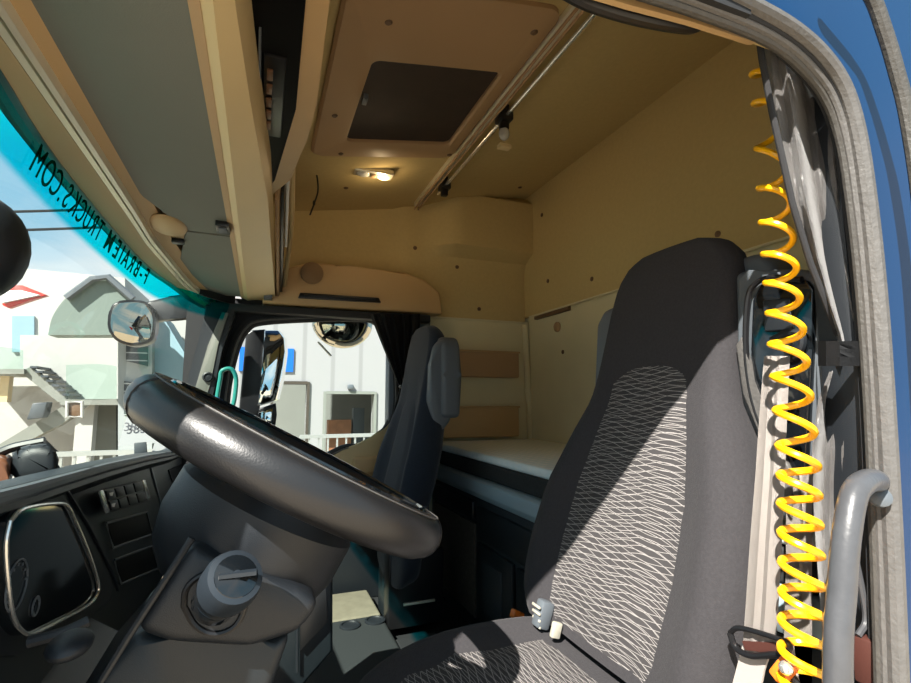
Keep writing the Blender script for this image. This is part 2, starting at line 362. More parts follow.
# header trims above windscreen
def hstrip(name, fa, fb, z0, z1, th, m, lab):
    b = MB(); n = 28; rings = []
    for i in range(n + 1):
        y = lerp(YN + .02, YF - .06, i / n); xa = fa(y); xb = fb(y)
        rings.append([(xa, y, z0), (xb, y, z1), (xb, y, z1 + th), (xa, y, z0 + th)])
    b.loft(rings); return struct(b.build(name, m), lab, 'trim')
gxx = lambda y: min(wx(y, .42), hx(y) - .055)
hstrip('trim_2', lambda y: gxx(y) - .012, lambda y: gxx(y) + .008, .412, .415, .03, 'black', 'black ceramic edge at the top of the windscreen')
hstrip('trim_3', lambda y: gxx(y) + .008, lambda y: hx(y) - .028, .416, .424, .03, 'tan', 'brown beige lower header strip over the windscreen')
hstrip('trim_4', lambda y: hx(y) - .027, lambda y: hx(y) - .021, .424, .430, .02, 'alu', 'thin shiny blind rail over the windscreen')
hstrip('trim_5', lambda y: hx(y) - .017, lambda y: hx(y) - .012, .430, .436, .02, 'alu', 'second thin shiny blind rail over the windscreen')
hstrip('trim_6', lambda y: hx(y) - .030, lambda y: hx(y) + .02, .446, .468, .03, 'beige', 'beige header moulding in front of the overhead lockers')
# overhead console --------------------------------------------------
t = thing('overhead_console', (-.1, YM, .47), 'beige overhead console with grey locker boards running above the windscreen', 'console')
b = MB(); n = 12
b.loft([[(hx(y) - .0, y, .49), (-.08, y, .478), (-.08, y, .50), (hx(y), y, .52)] for y in [lerp(YN + .05, YF - .1, i / n) for i in range(n + 1)]]); b.build('body', 'beige', t)
# grey boards (undersides of two lockers)
def board(y0, y1, lf, nm='locker_board'):
    b = MB(); n = 14
    b.loft([[(hx(y) + lf(y), y, .462), (-.086, y, .460), (-.086, y, .476), (hx(y) + lf(y), y, .478)] for y in [lerp(y0, y1, i / n) for i in range(n + 1)]]); return b.build(nm, 'visor', t)
b1 = board(YN + .05, 1.50, lambda y: .0 + max(0, y - 1.25) * .30); b2 = board(1.515, 2.40, lambda y: .0 + max(0, 1.85 - y) * .22)
MB().bb(-.125, -.092, 1.38, 1.45, .446, .462, .003).build('latch', 'black', b1); 
MB().bb(-.118, -.098, 1.395, 1.43, .442, .450, .002).build('latch_key', 'greyp', b1)
# beige rounded finger grip between the boards
p = PZ(168, 228, .455)
MB().ball((p.x, p.y, .462), (.045, .085, .014), 20).build('finger_grip', 'beige', t)
p = PZ(178, 242, .455); MB().bb(p.x - .016, p.x + .016, p.y - .012, p.y + .012, .450, .464, .003).build('latch', 'black', b2)
# long beige band (two faces with a crease)
XR = lambda y: interp([(.4, -.055), (.6, -.047), (.8, -.034), (1.22, -.001), (2.42, .048)], y)
b = MB(); b.loft([[(-.083, y, .456), (-.068, y, .449), (XR(y), y, .470), (XR(y) + .002, y, .59), (-.083, y, .60)] for y in (.46, .6, .8, 1.0, 1.22, 1.6, 2.0, 2.42)]); b.build('band', 'beige_l', t, ang=12)
b = MB(); b.loft([[(-.097, y, .459), (-.083, y, .455), (-.083, y, .475), (-.097, y, .475)] for y in (.46, 1.2, 2.42)]); b.build('band_edge', 'tan', t)
# ------- centre radio prow
t = thing('overhead_radio_console', (-.01, .9, .6), 'protruding overhead console with black radio slots and beige lip', 'console')
prow = [(-.085, YN + .05), (.070, YN + .05), (.074, .72), (.084, 1.00), (.078, 1.15), (.055, 1.39), (-.004, 1.55), (-.02, 1.56), (-.06, 1.52)]
b = MB(); b.prism([(x, y, .60) for x, y in prow], (0, 0, .20), .004); b.build('lip', 'beige', t)
ins = [(-.072, YN + .06), (.036, YN + .06), (.040, .74), (.045, 1.02), (.014, 1.39), (-.018, 1.52), (-.045, 1.50)]
b = MB(); b.prism([(x, y, .594) for x, y in ins], (0, 0, .02), .002); b.build('recess', 'deep', t)
ins = [(-.078, YN + .06), (-.043, YN + .06), (-.022, 1.50), (-.046, 1.49)]
b = MB(); b.prism([(x, y, .590) for x, y in ins], (0, 0, .02), .002); b.build('grey_strip', 'slate', t)
b = MB(); b.bb(-.018, .020, .86, 1.14, .588, .60, .003); tc_ = b.build('tachograph', 'black', t)
for k in range(5): MB().bb(-.012, -.002, .89 + k * .045, .92 + k * .045, .581, .586, .001).build('key', 'tach', tc_)
b = MB(); b.bb(-.026, -.022, .80, 1.22, .580, .60, .001); b.build('rail', 'greyp', t)
for k in range(4): MB().bb(-.03 - .001 * k, -.008 - .001 * k, 1.19 + k * .05, 1.225 + k * .05, .585, .60, .002).build('switch', 'dash2', t)
# ------- open shelf behind the band, far end
t = thing('overhead_shelf', (.02, 1.95, .6), 'narrow open overhead shelf with dark slots at the far end', 'shelf')
MB().bb(-.06, .000, 1.57, 2.44, .602, .90, .004).build('back', 'felt', t)
b = MB(); b.prism([(.030, 1.60, .62), (.045, 1.60, .90), (.060, 2.42, .86), (.066, 2.42, .47)], (-.012, 0, 0), .003); b.build('fascia', 'tan', t)
b = MB(); b.prism([(.047, 1.63, .66), (.052, 1.63, .80), (.074, 2.38, .74), (.078, 2.38, .49)], (-.012, 0, 0), .002); b.build('slot', 'black', t)
b = MB(); b.prism([(.062, 1.66, .74), (.064, 1.66, .83), (.080, 2.1, .78), (.080, 2.1, .62)], (-.010, 0, 0), .002); b.build('white_strip', 'whitep', t)
b = MB(); b.tube(spl([(.06, 1.6, .92), (.075, 1.8, .86), (.095, 2.15, .72), (.085, 2.38, .52)]), .010, 8); b.build('edge_bead', 'beige_l', t)
b = MB(); b.bb(.0, .035, 2.34, 2.42, .452, .50, .003); b.build('end_block', 'greyp', t)
# dangling wire
w0 = PY(311, 160, 2.05)
b = MB(); b.tube(spl([PY(309, 158, 2.1), PY(316, 172, 2.1), PY(318, 190, 2.1), PY(314, 204, 2.1), PY(310, 215, 2.1)]), .0035, 6); b.ball(PY(314, 203, 2.1), (.006, .006, .012), 8)
tag(b.build('loose_wire', 'black'), 'short black wire dangling beside the far end of the overhead shelf', 'wire')
# ------- roof hatch
t = thing('roof_hatch', (.42, 1.46, .95), 'square tan roof hatch frame with dark roller blind', 'roof hatch')
def cz(x, d=.0): return ceilz(x) - d
def rrect(x0, x1, y0, y1, r, n=6):
    q = []
    for cx_, cy_, a0 in ((x1 - r, y1 - r, 0), (x0 + r, y1 - r, 90), (x0 + r, y0 + r, 180), (x1 - r, y0 + r, 270)):
        for k in range(n + 1): a = R(a0 + 90 * k / n); q.append((cx_ + r * cos(a), cy_ + r * sin(a)))
    return q
ho = rrect(.14, .712, 1.02, 1.885, .05); hi = rrect(.255, .655, 1.29, 1.765, .025)
b = MB(); b.loft([[(x, y, cz(x, -.01)) for x, y in ho], [(x, y, cz(x, .014)) for x, y in ho], [(lerp(x, (.44), .03), lerp(y, 1.45, .03), cz(x, .022)) for x, y in ho], [(lerp(x, .45, -.04), lerp(y, 1.5, -.04), cz(x, .022)) for x, y in hi], [(x, y, cz(x, .016)) for x, y in hi], [(x, y, cz(x, -.005)) for x, y in hi]], cap=False)
b.build('frame', 'tan', t)
b = MB(); b.loft([[(x, y, cz(x, -.002)) for x, y in hi], [(x, y, cz(x, .004)) for x, y in hi]]); b.build('blind', 'mesh', t)
MB().bb(.262, .278, 1.46, 1.50, cz(.27, .028), cz(.27, .01), .002).build('catch', 'greyp', t)
for x, y in ((.26, 1.13), (.66, 1.10), (.19, 1.58), (.25, 1.85), (.69, 1.84)): MB().lathe((x, y, cz(x, .018)), (0, 0, -1), [(.011, 0), (.011, .004), (.007, .008)], 14).build('screw_cap', 'screw', t)
# ------- dome lamp
p = V((.42, 2.06, .98)); zz = ceilz(p.x)
t = thing('dome_lamp', (p.x, p.y, zz - .02), 'small two-lens reading lamp in the ceiling past the hatch', 'lamp')
MB().bb(p.x - .085, p.x + .085, p.y - .032, p.y + .032, zz - .016, zz + .01, .006).build('housing', 'alu', t)
MB().ball((p.x - .045, p.y, zz - .016), (.03, .024, .012), 14).build('lens', 'lens', t)
MB().ball((p.x + .045, p.y, zz - .016), (.03, .024, .012), 14).build('lens', 'bulb', t)['label'] = 'warm glowing lens'
ld = bpy.data.lights.new('reading_light', 'POINT'); lo = bpy.data.objects.new('reading_light', ld); COL.objects.link(lo); lo.location = (p.x + .045, p.y, zz - .05 + ZC); ld.energy = .5; ld.color = (1, .74, .42); ld.shadow_soft_size = .02
MB().bb(p.x - .010, p.x + .010, p.y - .014, p.y + .014, zz - .024, zz - .014, .003).build('switch', 'tan', t)
# ceiling push buttons
def button(p, n, lab):
    b = MB(); b.lathe(p, n, [(.011, 0), (.011, .003), (.006, .006)], 12); return tag(b.build('push_button', 'screw'), lab, 'fastener', 'brown push buttons holding the lining')
p = PZ(346, 187, ceilz(.35)); button((p.x, p.y, ceilz(p.x)), (0, 0, -1), 'brown push button in the ceiling just below the reading lamp')
p = PZ(520, 193, ceilz(1.1)); button((p.x, p.y, ceilz(p.x)), (0, 0, -1), 'brown push button in the ceiling near the far rear corner')
for px, py, l in ((542, 215, 'topmost brown push button on the rear wall near the corner'), (548, 281, 'lower brown push button on the rear wall nearest the corner'), (592, 279, 'second brown push button along the rear wall seam'), (645, 260, 'brown push button on the rear wall left of the headrest'), (718, 234, 'large brown push button on the rear wall above the headrest')):
    button(PX(px, py, 1.40), (-1, 0, 0), l)
for px, py, l in ((457, 267, 'brown hook button on the side wall under the bulge'), (479, 309, 'brown button on the side wall just above the pockets'), (415, 248, 'brown button on the side wall above the passenger door console')):
    button(PY(px, py, YS + .016), (0, -1, 0), l)
# rear wall vent + knob
t = thing('wall_vent', PX(552, 314, 1.42), 'slim dark brown vent slot on the rear wall under the seam', 'vent')
a = PX(537, 318, 1.425); c = PX(571, 309, 1.425)
MB().bb(1.405, 1.427, a.y, c.y, a.z - .012, a.z + .016, .004).build('grille', 'screw', t)
t2 = MB(); q = PX(558, 327, 1.425); t2.lathe(q, (-1, 0, 0), [(.026, 0), (.026, .010), (.018, .016), (.006, .016)], 18); tag(t2.build('round_socket', 'tan'), 'round brown socket on the rear wall under the vent', 'socket')
button(PX(563, 352, 1.425), (-1, 0, 0), 'small button on the lower rear wall under the round socket')
# ------- curtain rails on the ceiling
t = thing('ceiling_rail', (.74, 1.7, 1.0), 'flat aluminium curtain rail fixed across the ceiling beside the hatch', 'rail')
MB().bb(.715, .755, .60, 2.44, 1.014, 1.040, .004).build('track', 'alu', t); MB().bb(.722, .728, .60, 2.46, 1.004, 1.014, .002).build('lip', 'tan', t)
MB().bb(.742, .748, .60, 2.46, 1.004, 1.014, .002).build('lip', 'tan', t)
t = thing('hanging_rod', (.79, 1.6, 1.0), 'bright round metal rod held by black clips under the ceiling', 'rod')
RX, RZ = .775, 1.005
MB().cyl((RX, .60, RZ), (RX, 2.22, RZ), .008, 12).build('rod', 'chrome', t)
for cy in (2.12, 1.50):
    b = MB(); b.bb(RX - .030, RX + .020, cy - .028, cy + .028, RZ - .022, RZ + .016, .005)
    b.bb(RX - .020, RX + .010, cy - .014, cy + .014, RZ - .052, RZ - .01, .004); b.bb(RX - .012, RX + .012, cy - .012, cy + .012, RZ + .01, ceilz(RX) + .002, .003); b.build('clip', 'black', t)
c = V((RX - .005, 1.50, RZ - .085))
t = thing('clear_hook', c, 'clear plastic hook hanging from the rod clip', 'hook')
b = MB(); b.ball((c.x, c.y, c.z + .02), (.020, .018, .026), 14); b.tube([(c.x, c.y, c.z + .07), (c.x, c.y, c.z)], .004, 8); b.build('body', 'clear', t); MB().bb(c.x - .022, c.x + .022, c.y - .014, c.y + .014, c.z - .036, c.z - .022, .002).build('tip', 'beige_l', t)
# ================================================================ console over the passenger door
t = thing('door_top_console', (.3, 2.42, .43), 'rounded tan storage console above the passenger window', 'console')
pl = [PY(x, y, 2.40) for x, y in ((262, 303), (265, 290), (285, 268), (310, 262), (335, 264), (350, 268), (405, 272), (425, 280), (440, 292), (443, 314))]
b = MB(); b.prism(pl, (0, .16, 0), .012, 3); b.build('body', 'beige', t)
b = MB(); b.lathe(PY(312, 273, 2.392), (0, -1, 0), [(.052, -.01), (.052, .004), (.046, .008), (.0, .009)], 24); b.build('speaker_grille', 'grille', t)
a = PY(300, 295, 2.385); c = PY(379, 300, 2.385)
b = MB(); b.prism([a + V((0, 0, .012)), c + V((.0, 0, .012)), c + V((.012, 0, -.012)), a + V((-.008, 0, -.014))], (0, .02, 0), .004); h = b.build('grip_recess', 'black', t)
b = MB(); b.tube([a + V((.02, -.012, -.002)), c + V((-.02, -.012, -.002))], .007, 10); b.build('grip_bar', 'dash2', h)
# ================================================================ passenger door
dr = thing('door_1', (.3, YF, -.9), 'passenger door with black window surround and beige door card', 'door'); dr['kind'] = 'structure'
YD = 2.47
win = [PY(x, y, YD) for x, y in ((228, 425), (232, 385), (240, 350), (250, 331), (264, 325), (310, 322), (355, 321), (375, 325), (386, 345), (391, 380), (390, 412), (380, 432), (362, 443), (340, 446), (290, 470), (232, 470))]
win = spl(win + [win[0]], 4)[:-1]
def grow(poly, d, y):
    cx_ = sum(p.x for p in poly) / len(poly); cz_ = sum(p.z for p in poly) / len(poly); r = []
    n = len(poly)
    for i, p in enumerate(poly):
        t_ = poly[(i + 1) % n] - poly[i - 1]; nn = V((t_.z, 0, -t_.x)).normalized()
        if nn.dot(V((p.x - cx_, 0, p.z - cz_))) < 0: nn = -nn
        r.append(V((p.x + nn.x * d, y, p.z + nn.z * d)))
    return r
b = MB(); b.loft([grow(win, .0, YD + .02), grow(win, .0, YD), grow(win, .010, YD - .012), grow(win, .030, YD - .016), grow(win, .05, YD), grow(win, .052, YD + .03)], cap=False); b.build('window_surround', 'rubber', dr)
b = MB(); b.loft([grow(win, .014, YD - .016), grow(win, .018, YD - .020), grow(win, .024, YD - .016)], cap=False); b.build('chrome_bead', 'seal_l', dr)
# frame/door structure around the window
hx0, hx1 = -.32, .80
ring_o = []
for p in win:
    cx_, cz_ = .25, .1; dx, dz = p.x - cx_, p.z - cz_
    k = min((hx1 - cx_) / dx if dx > 0 else (hx0 - cx_) / dx if dx < 0 else 9, (.47 - cz_) / dz if dz > 0 else (-.62 - cz_) / dz if dz < 0 else 9)
    ring_o.append(V((cx_ + dx * k, YD + .03, cz_ + dz * k)))
b = MB(); b.loft([grow(win, .046, YD + .03), ring_o, [p + V((0, .04, 0)) for p in ring_o], grow(win, .046, YD + .07)], cap=False, closed=True); b.build('frame', 'rubber', dr)
b = MB(); b.loft([grow(win, .004, YD + .012), grow(win, .004, YD + .016)]); b.build('window_pane', 'glass', dr)
cardp = [PY(x, y, YD - .02) for x, y in ((300, 475), (345, 448), (372, 440), (388, 428), (396, 412), (402, 412), (402, 600), (300, 600))]
b = MB(); b.prism(cardp, (0, .04, 0), .01, 3); b.build('door_card', 'beige_l', dr)
b = MB(); b.bb(-.3, .80, YD - .03, YD + .05, FL, -.42, .01); b.build('lower_panel', 'dash2', dr)
a = PY(378, 460, YD - .05)
b = MB(); b.bb(a.x - .12, a.x + .06, YD - .07, YD - .02, a.z - .06, a.z + .02, .015, 3); b.build('arm_rest', 'beige', dr)
# dark panel between door header and console
b = MB(); b.bb(-.22, .80, 2.40, 2.47, .395, .43, .006); struct(b.build('trim_7', 'rubber'), 'dark rubber header over the passenger door', 'trim')
# far pillar beside door (dark)
b = MB(); a0 = PY(384, 325, 2.5); b.bb(.60, .82, 2.46, 2.54, -.6, .45, .01); struct(b.build('trim_8', 'greyp'), 'dark grey pillar behind the passenger door', 'trim')
# far A pillar
ap = [(205, 304), (232, 306), (236, 312), (222, 350), (214, 390), (205, 430), (175, 430), (186, 385), (197, 345), (204, 318)]
b = MB(); b.prism([PY(x, y, 2.40) for x, y in ap], (0, .10, 0), .008, 3); struct(b.build('trim_9', 'dash2'), 'far windscreen pillar, dark plastic', 'trim')
b = MB(); b.prism([PY(x, y, 2.395) for x, y in ((222, 312), (229, 313), (218, 345), (210, 385), (196, 430), (183, 430), (196, 385), (208, 345))], (0, .02, 0), .003); struct(b.build('trim_10', 'visor'), 'grey green inner cover of the far pillar', 'trim')
t = thing('pillar_speaker', PY(208, 377, 2.38), 'small round tweeter on the far windscreen pillar', 'speaker'); MB().lathe(PY(208, 377, 2.395), (0, -1, 0), [(.022, 0), (.022, .010), (.016, .014), (.014, .008), (0, .01)], 18).build('body', 'dash2', t)
b = MB(); b.tube(spl([PY(217, 398, 2.34), PY(220, 380, 2.34), PY(222, 371, 2.34), PY(231, 369, 2.34), PY(236, 378, 2.34), PY(235, 396, 2.34), PY(232, 410, 2.34)]), .009, 10)
tag(b.build('teal_lit_grab_rail', 'teal'), 'thin grab rail on the far windscreen pillar with teal sunlight put into its colour', 'handle')
# ================================================================ exterior mirrors, far side
YMr = 2.85
t = thing('side_mirror', PY(262, 440, YMr), 'tall truck mirror with black housing outside the passenger window', 'mirror')
b = MB(); b.prism([PY(x, y, YMr) for x, y in ((246, 334), (252, 330), (266, 329), (262, 380), (258, 432), (238, 420))], (0, .12, 0), .008, 3); b.build('housing', 'black', t)
b = MB(); b.prism([PY(x, y, YMr - .01) for x, y in ((264, 330), (278, 330), (284, 338), (285, 352), (281, 380), (276, 400), (257, 406), (261, 380))], (0.02, .06, 0), .006, 3); b.build('glass', 'mirror', t)
b = MB(); b.prism([PY(x, y, YMr) for x, y in ((255, 410), (276, 403), (277, 415), (274, 436), (262, 436), (254, 426))], (0.0, .09, 0), .006, 3); b.build('lower_housing', 'black', t)
b = MB(); b.prism([PY(x, y, YMr - .01) for x, y in ((258, 413), (273, 408), (272, 428), (260, 426))], (0.0, .02, 0), .004, 2); b.build('lower_glass', 'mirror', t)
YK = 2.75; c = PY(343, 322, YK)
t = thing('kerb_mirror', c, 'domed kerb mirror hanging over the top of the passenger window', 'mirror')
b = MB(); rings = []
for k in range(9):
    a = k / 8 * pi / 2; rings.append([(c.x + .165 * cos(a) * cos(q) + .0, c.y + .09 * cos(a) * sin(q), c.z - .145 * sin(a) * (1)) for q in [2 * pi * j / 24 for j in range(24)]] if k < 8 else [(c.x + .004 * cos(q), c.y + .004 * sin(q), c.z - .145) for q in [2 * pi * j / 24 for j in range(24)]])
b.loft(rings); b.build('dome', 'dmirror', t)
b = MB(); b.loft([[(c.x + .156 * cos(q), c.y + .096 * sin(q), c.z + h) for q in [2 * pi * j / 24 for j in range(24)]] for h in (-.012, .02)]); b.build('rim', 'black', t)
b = MB(); b.tube([PY(318, 342, YK), PY(331, 356, YK)], .012, 8, flat=.5); b.build('stay', 'fence', t)
b = MB(); b.tube([(c.x, c.y, c.z + .01), (c.x, c.y, c.z + .18), (c.x, 2.615, c.z + .22)], .014, 8); b.build('bracket', 'black', t)
# front mirror on arm outside the windscreen
YW = 2.55
t = thing('front_mirror', PY(132, 345, YW), 'rounded front mirror on an arm beyond the windscreen', 'mirror')
om = spl([PY(x, y, YW) for x, y in ((108, 316), (112, 304), (125, 300), (145, 301), (155, 312), (155, 332), (150, 342), (132, 346), (115, 340), (108, 328), (108, 316))], 3)[:-1]
b = MB(); b.prism(om, (0, .08, 0), .01, 3); b.build('housing', 'black', t)
om2 = grow(om, -.012, YW - .004); b = MB(); b.prism(om2, (0, .012, 0), .003); b.build('glass', 'dmirror', t)
b = MB(); b.prism([PY(x, y, YW + .05) for x, y in ((140, 303), (170, 296), (205, 290), (208, 318), (180, 316), (155, 322))], (0, .06, 0), .012, 3); b.build('arm', 'black', t)
# driver's side round mirror and marker, front left
c = PY(-22, 247, .95)
t = thing('round_mirror', c - V((0, 0, .1)), 'dark round mirror back cut by the left photo edge', 'mirror')
MB().ball((c.x - .01, c.y, c.z), (.072, .07, .085), 24).build('housing', 'dash2', t)
MB().cyl((c.x - .03, c.y, c.z - .06), (c.x - .06, c.y, c.z - .25), .012).build('stem', 'black', t)
a = [PY(x, y, 1.6) for x, y in ((2, 284), (22, 285), (47, 295), (30, 300), (8, 308), (2, 305))]
t = thing('marker_flag', a[0], 'red and white reflective marker just below the round mirror', 'marker')
MB().prism(a, (0, .02, 0), .002).build('plate', 'red', t)
MB().prism([PY(x, y, 1.59) for x, y in ((2, 291), (20, 290), (40, 295), (20, 299), (2, 303))], (0, .01, 0), .001).build('white_stripe', 'whitep', t)
# mirror/hood with brown face on the dash
t = thing('dash_pod', PY(30, 490, 1.0), 'dark rounded pod with brown face behind the dashboard edge', 'pod')
pl = [PY(x, y, 1.10) for x, y in ((10, 482), (12, 462), (18, 450), (34, 445), (52, 445), (59, 452), (60, 470), (57, 478))]
b = MB(); b.prism(pl, (-.06, .16, 0), .018, 4); b.build('housing', 'dash2', t)
pl = [PY(x, y, 1.09) for x, y in ((-12, 492), (-12, 458), (2, 457), (10, 463), (9, 480), (6, 492))]
b = MB(); b.prism(pl, (-.03, .10, 0), .008, 3); b.build('face', 'brownpl', t)
b = MB(); b.tube(spl([PY(-5, 455, 1.15), PY(15, 447, 1.15), PY(45, 441, 1.15)]), .008, 8); b.build('top_trim', 'black', t)
# ================================================================ dashboard
t = thing('dashboard', (-.4, YM, -.6), 'dark moulded dashboard under the windscreen', 'dashboard')
def dz(y): return interp([(.42, -.085), (.82, -.106), (1.2, -.122), (1.6, -.145), (2.04, -.176), (2.45, -.19)], y)
XD = -.28
b = MB(); n = 20; rings = []
for i in range(n + 1):
    y = lerp(YN + .02, YF - .1, i / n); z = dz(y)
    rings.append([(max(wx(y, -.2) + .015, -.60), y, z - .05), (XD - .04, y, z), (XD - .012, y, z - .004), (XD, y, z - .016), (XD + .002, y, z - .03), (XD - .012, y, z - .045), (XD - .012, y, -.62), (-.60, y, -.62)])
b.loft(rings); b.build('body', 'dash', t)
b = MB(); b.tube([(XD - .001, y, dz(y) - .012) for y in [lerp(YN + .03, YF - .12, i / 16) for i in range(17)]], .010, 10); b.build('top_edge', 'greyp', t)
# instrument cluster
def onx(pts, X): return [PX(x, y, X) for x, y in pts]
cl = [(6, 522), (20, 509), (50, 504), (64, 506), (72, 520), (85, 550), (95, 580), (95, 594), (85, 606), (55, 622), (30, 634), (18, 631), (9, 615), (4, 580), (2, 545)]
clp = spl(onx(cl + [cl[0]], XD + .008), 4)[:-1]
b = MB(); b.prism([p for p in clp], (-.02, 0, 0)); ic = b.build('instrument_panel', 'gloss', t)
b = MB(); b.tube([p + V((.004, 0, 0)) for p in clp], .0026, 8, closed=True); b.build('silver_bezel', 'chrome', ic)
for k, (gx, gy, rr) in enumerate(((17, 585, .030), (36, 606, .012))):
    g = PX(gx, gy, XD + .0095); b = MB(); b.tube([(g.x, g.y + rr * cos(q), g.z + rr * sin(q)) for q in [2 * pi * j / 20 for j in range(20)]], .0012, 6, closed=True)
    for j in range(9):
        q = 2 * pi * j / 12; b.box((g.x, g.y + rr * .82 * cos(q), g.z + rr * .82 * sin(q)), (.001, .003, .003))
    b.build('gauge', 'greyp', ic)
# binnacle surround
sur = [(-30, 500), (40, 490), (70, 491), (88, 520), (112, 575), (112, 600), (60, 640), (20, 655), (-30, 655)]
sp = onx(sur, XD - .004); b = MB(); b.prism(sp, (-.02, 0, 0), .004); b.build('binnacle', 'dash2', t)
b = MB(); b.tube(onx([(66, 489), (90, 528), (112, 572), (118, 590)], XD - .002), .003, 6); b.build('binnacle_edge', 'dash2', t)
# switch bank
def quad(name, px, m, par, X0, dep, bev=.003): b = MB(); b.prism(onx(px, X0), (dep, 0, 0), bev); return b.build(name, m, par)
sb = quad('switch_bank', ((97, 491), (143, 480), (150, 500), (104, 514)), 'black', t, XD, .006)
quad('left_trim', ((97, 491), (101, 490), (108, 512), (104, 514)), 'chrome', sb, XD + .006, .004, .001); quad('right_trim', ((141, 480), (144, 480), (149, 499), (146, 500)), 'chrome', sb, XD + .006, .004, .001)
for r in range(2):
    for c_ in range(4):
        x0, y0 = 104 + c_ * 9.4 + r * 3.2, 491 - c_ * 2.6 + r * 10.5
        k = quad('switch', ((x0, y0), (x0 + 8, y0 - 2.2), (x0 + 10.5, y0 + 6.5), (x0 + 2.6, y0 + 9)), 'dash2', sb, XD + .007, .004, .0015)
for x0, y0 in ((109, 493), (111, 504)): quad('icon', ((x0, y0), (x0 + 4, y0 - 1), (x0 + 3, y0 + 3), (x0 + 1, y0 + 3)), 'whitep', sb, XD + .012, .001, 0)
# two cubbies
for (pp, nm) in ((((106, 523), (147, 512), (153, 534), (113, 548)), 'cubby'), (((114, 560), (152, 546), (159, 568), (121, 584)), 'cubby')):
    k = quad(nm, pp, 'deep', t, XD - .011, .003, .001)
    cxx = sum(p[0] for p in pp) / 4; cyy = sum(p[1] for p in pp) / 4
    b = MB(); loop = onx(pp, XD - .006); b.tube([p for p in loop], .003, 6, closed=True); b.build('rim', 'greyp', k)
# right part with dark slot and round knob
quad('seam_strip', ((150, 468), (151, 468), (168, 530), (167, 531)), 'greyp', t, XD - .011, .004, .0006)
quad('slot', ((168, 470), (196, 458), (200, 520), (184, 520)), 'deep', t, XD - .010, .003, .001)
q = PX(175, 523, XD); b = MB(); b.lathe(q, (1, -.3, 0), [(.012, -.01), (.012, .012), (.008, .016), (.006, .008), (0, .008)], 16); b.build('key_knob', 'chrome', t)
q = PX(174, 541, XD); b = MB(); b.lathe(q, (1, -.3, 0), [(.009, -.01), (.009, .008), (0, .010)], 12); b.build('small_knob', 'greyp', t)
# lower dashboard knee area and small lever
b = MB(); b.prism([(-.30, .5, -.42), (-.18, .5, -.50), (-.12, .5, -.62), (-.20, .5, -.75), (-.5, .5, -.75), (-.5, .5, -.42)], (0, .75, 0), .02, 3); b.build('knee_panel', 'dash', t)
q = PX(85, 625, -.17); b = MB(); b.tube(spl([q + V((-.05, 0, -.01)), q + V((-.02, 0, -.005)), q + V((.0, .01, .0))]), .006, 8); b.build('lever', 'dash2', t)
q = PX(70, 645, -.17); b = MB(); b.ball(q, (.02, .03, .012)); b.build('knob', 'dash2', t)
# centre lower console, seen to the right of the column
cc = [PY(x, y, 1.18) for x, y in ((262, 572), (296, 575), (333, 566), (333, 652), (300, 690), (255, 700))]
b = MB(); b.prism(cc, (0, .28, 0), .008, 3); b.build('centre_console', 'dash', t)
b = MB(); b.tube([PY(297, 576, 1.17), PY(297, 672, 1.17)], .003, 6); b.build('console_seam', 'dash2', t)
b = MB(); b.prism([PY(x, y, 1.165) for x, y in ((300, 608), (326, 582), (328, 622), (300, 652))], (0, .02, 0), .002); b.build('console_pocket', 'black', t)
# ================================================================ papers on the windscreen
t = thing('paper_notice', PY(145, 440, 1.9), 'white printed paper notice leaning inside the windscreen behind the wheel', 'paper')
pp = [(137, 382), (150, 384), (168, 442), (118, 446)]
b = MB(); b.prism([PY(x, y, 1.95) for x, y in pp], (0, .0015, 0)); b.build('sheet', 'paper', t)
for body, px, py, s in (('383 00', 143, 427, .040), ('7', 142, 415, .026), ('2', 141, 404, .022)):
    text(body, 'print', 'ink', t, PY(px, py, 1.945), s, rot=(R(90), 0, R(2)))
quadp = [PY(x, y, 1.90) for x, y in ((134, 443), (146, 442), (147, 453), (134, 455))]
b = MB(); b.prism(quadp, (0, .01, 0), .002); tag(b.build('toll_box', 'louvre'), 'small dark box stuck low on the windscreen under the notice', 'box')
b = MB(); b.prism([PY(x, y, 1.93) for x, y in ((155, 441), (163, 436), (168, 448), (152, 452))], (0, .0015, 0)); tag(b.build('paper_slip', 'paper'), 'small white paper slip at the base of the windscreen beside the notice', 'paper')
# ================================================================ steering wheel
WC = V((.052, .80, -.097)); WN = V((sin(R(28.6)), 0, cos(R(28.6)))); WU = V((-cos(R(28.6)), 0, sin(R(28.6)))); WV = V((0, 1, 0))
t = thing('steering_wheel', WC - WN * .2, 'large dark leather steering wheel tilted almost flat', 'steering wheel')
RR = .215
def wp(a, r, h=0): return WC + WU * (r * cos(a)) + WV * (r * sin(a)) + WN * h
b = MB(); rings = []
for i in range(72):
    a = 2 * pi * i / 72; k = 1.0 + (.10 if (i % 36) in range(6, 30) else 0)
    rings.append([wp(a, RR + .029 * cos(q), .031 * sin(q)) for q in [2 * pi * j / 16 for j in range(16)]])
b.loft(rings, closed=True); b.build('rim', 'leather', t)
for s, e in ((-62, 62), (118, 242)):
    pass
b = MB(); b.tube([wp(a, RR - .012, .0300) for a in [2 * pi * i / 72 for i in range(72)]], .0035, 6, closed=True); b.build('rim_inlay', 'gloss', t)
b = MB(); b.tube([wp(a, RR + .012, .0290) for a in [2 * pi * i / 144 for i in range(144)]], .0012, 5, closed=True); b.build('stitching', 'seal_l', t)
for a in (R(0 + 205), R(335), R(25), R(155)): 
    b = MB(); b.tube([wp(a, RR + .0292 * cos(q), .0312 * sin(q)) for q in [2 * pi * j / 20 for j in range(20)]], .0012, 5, closed=True); b.build('seam', 'black', t)
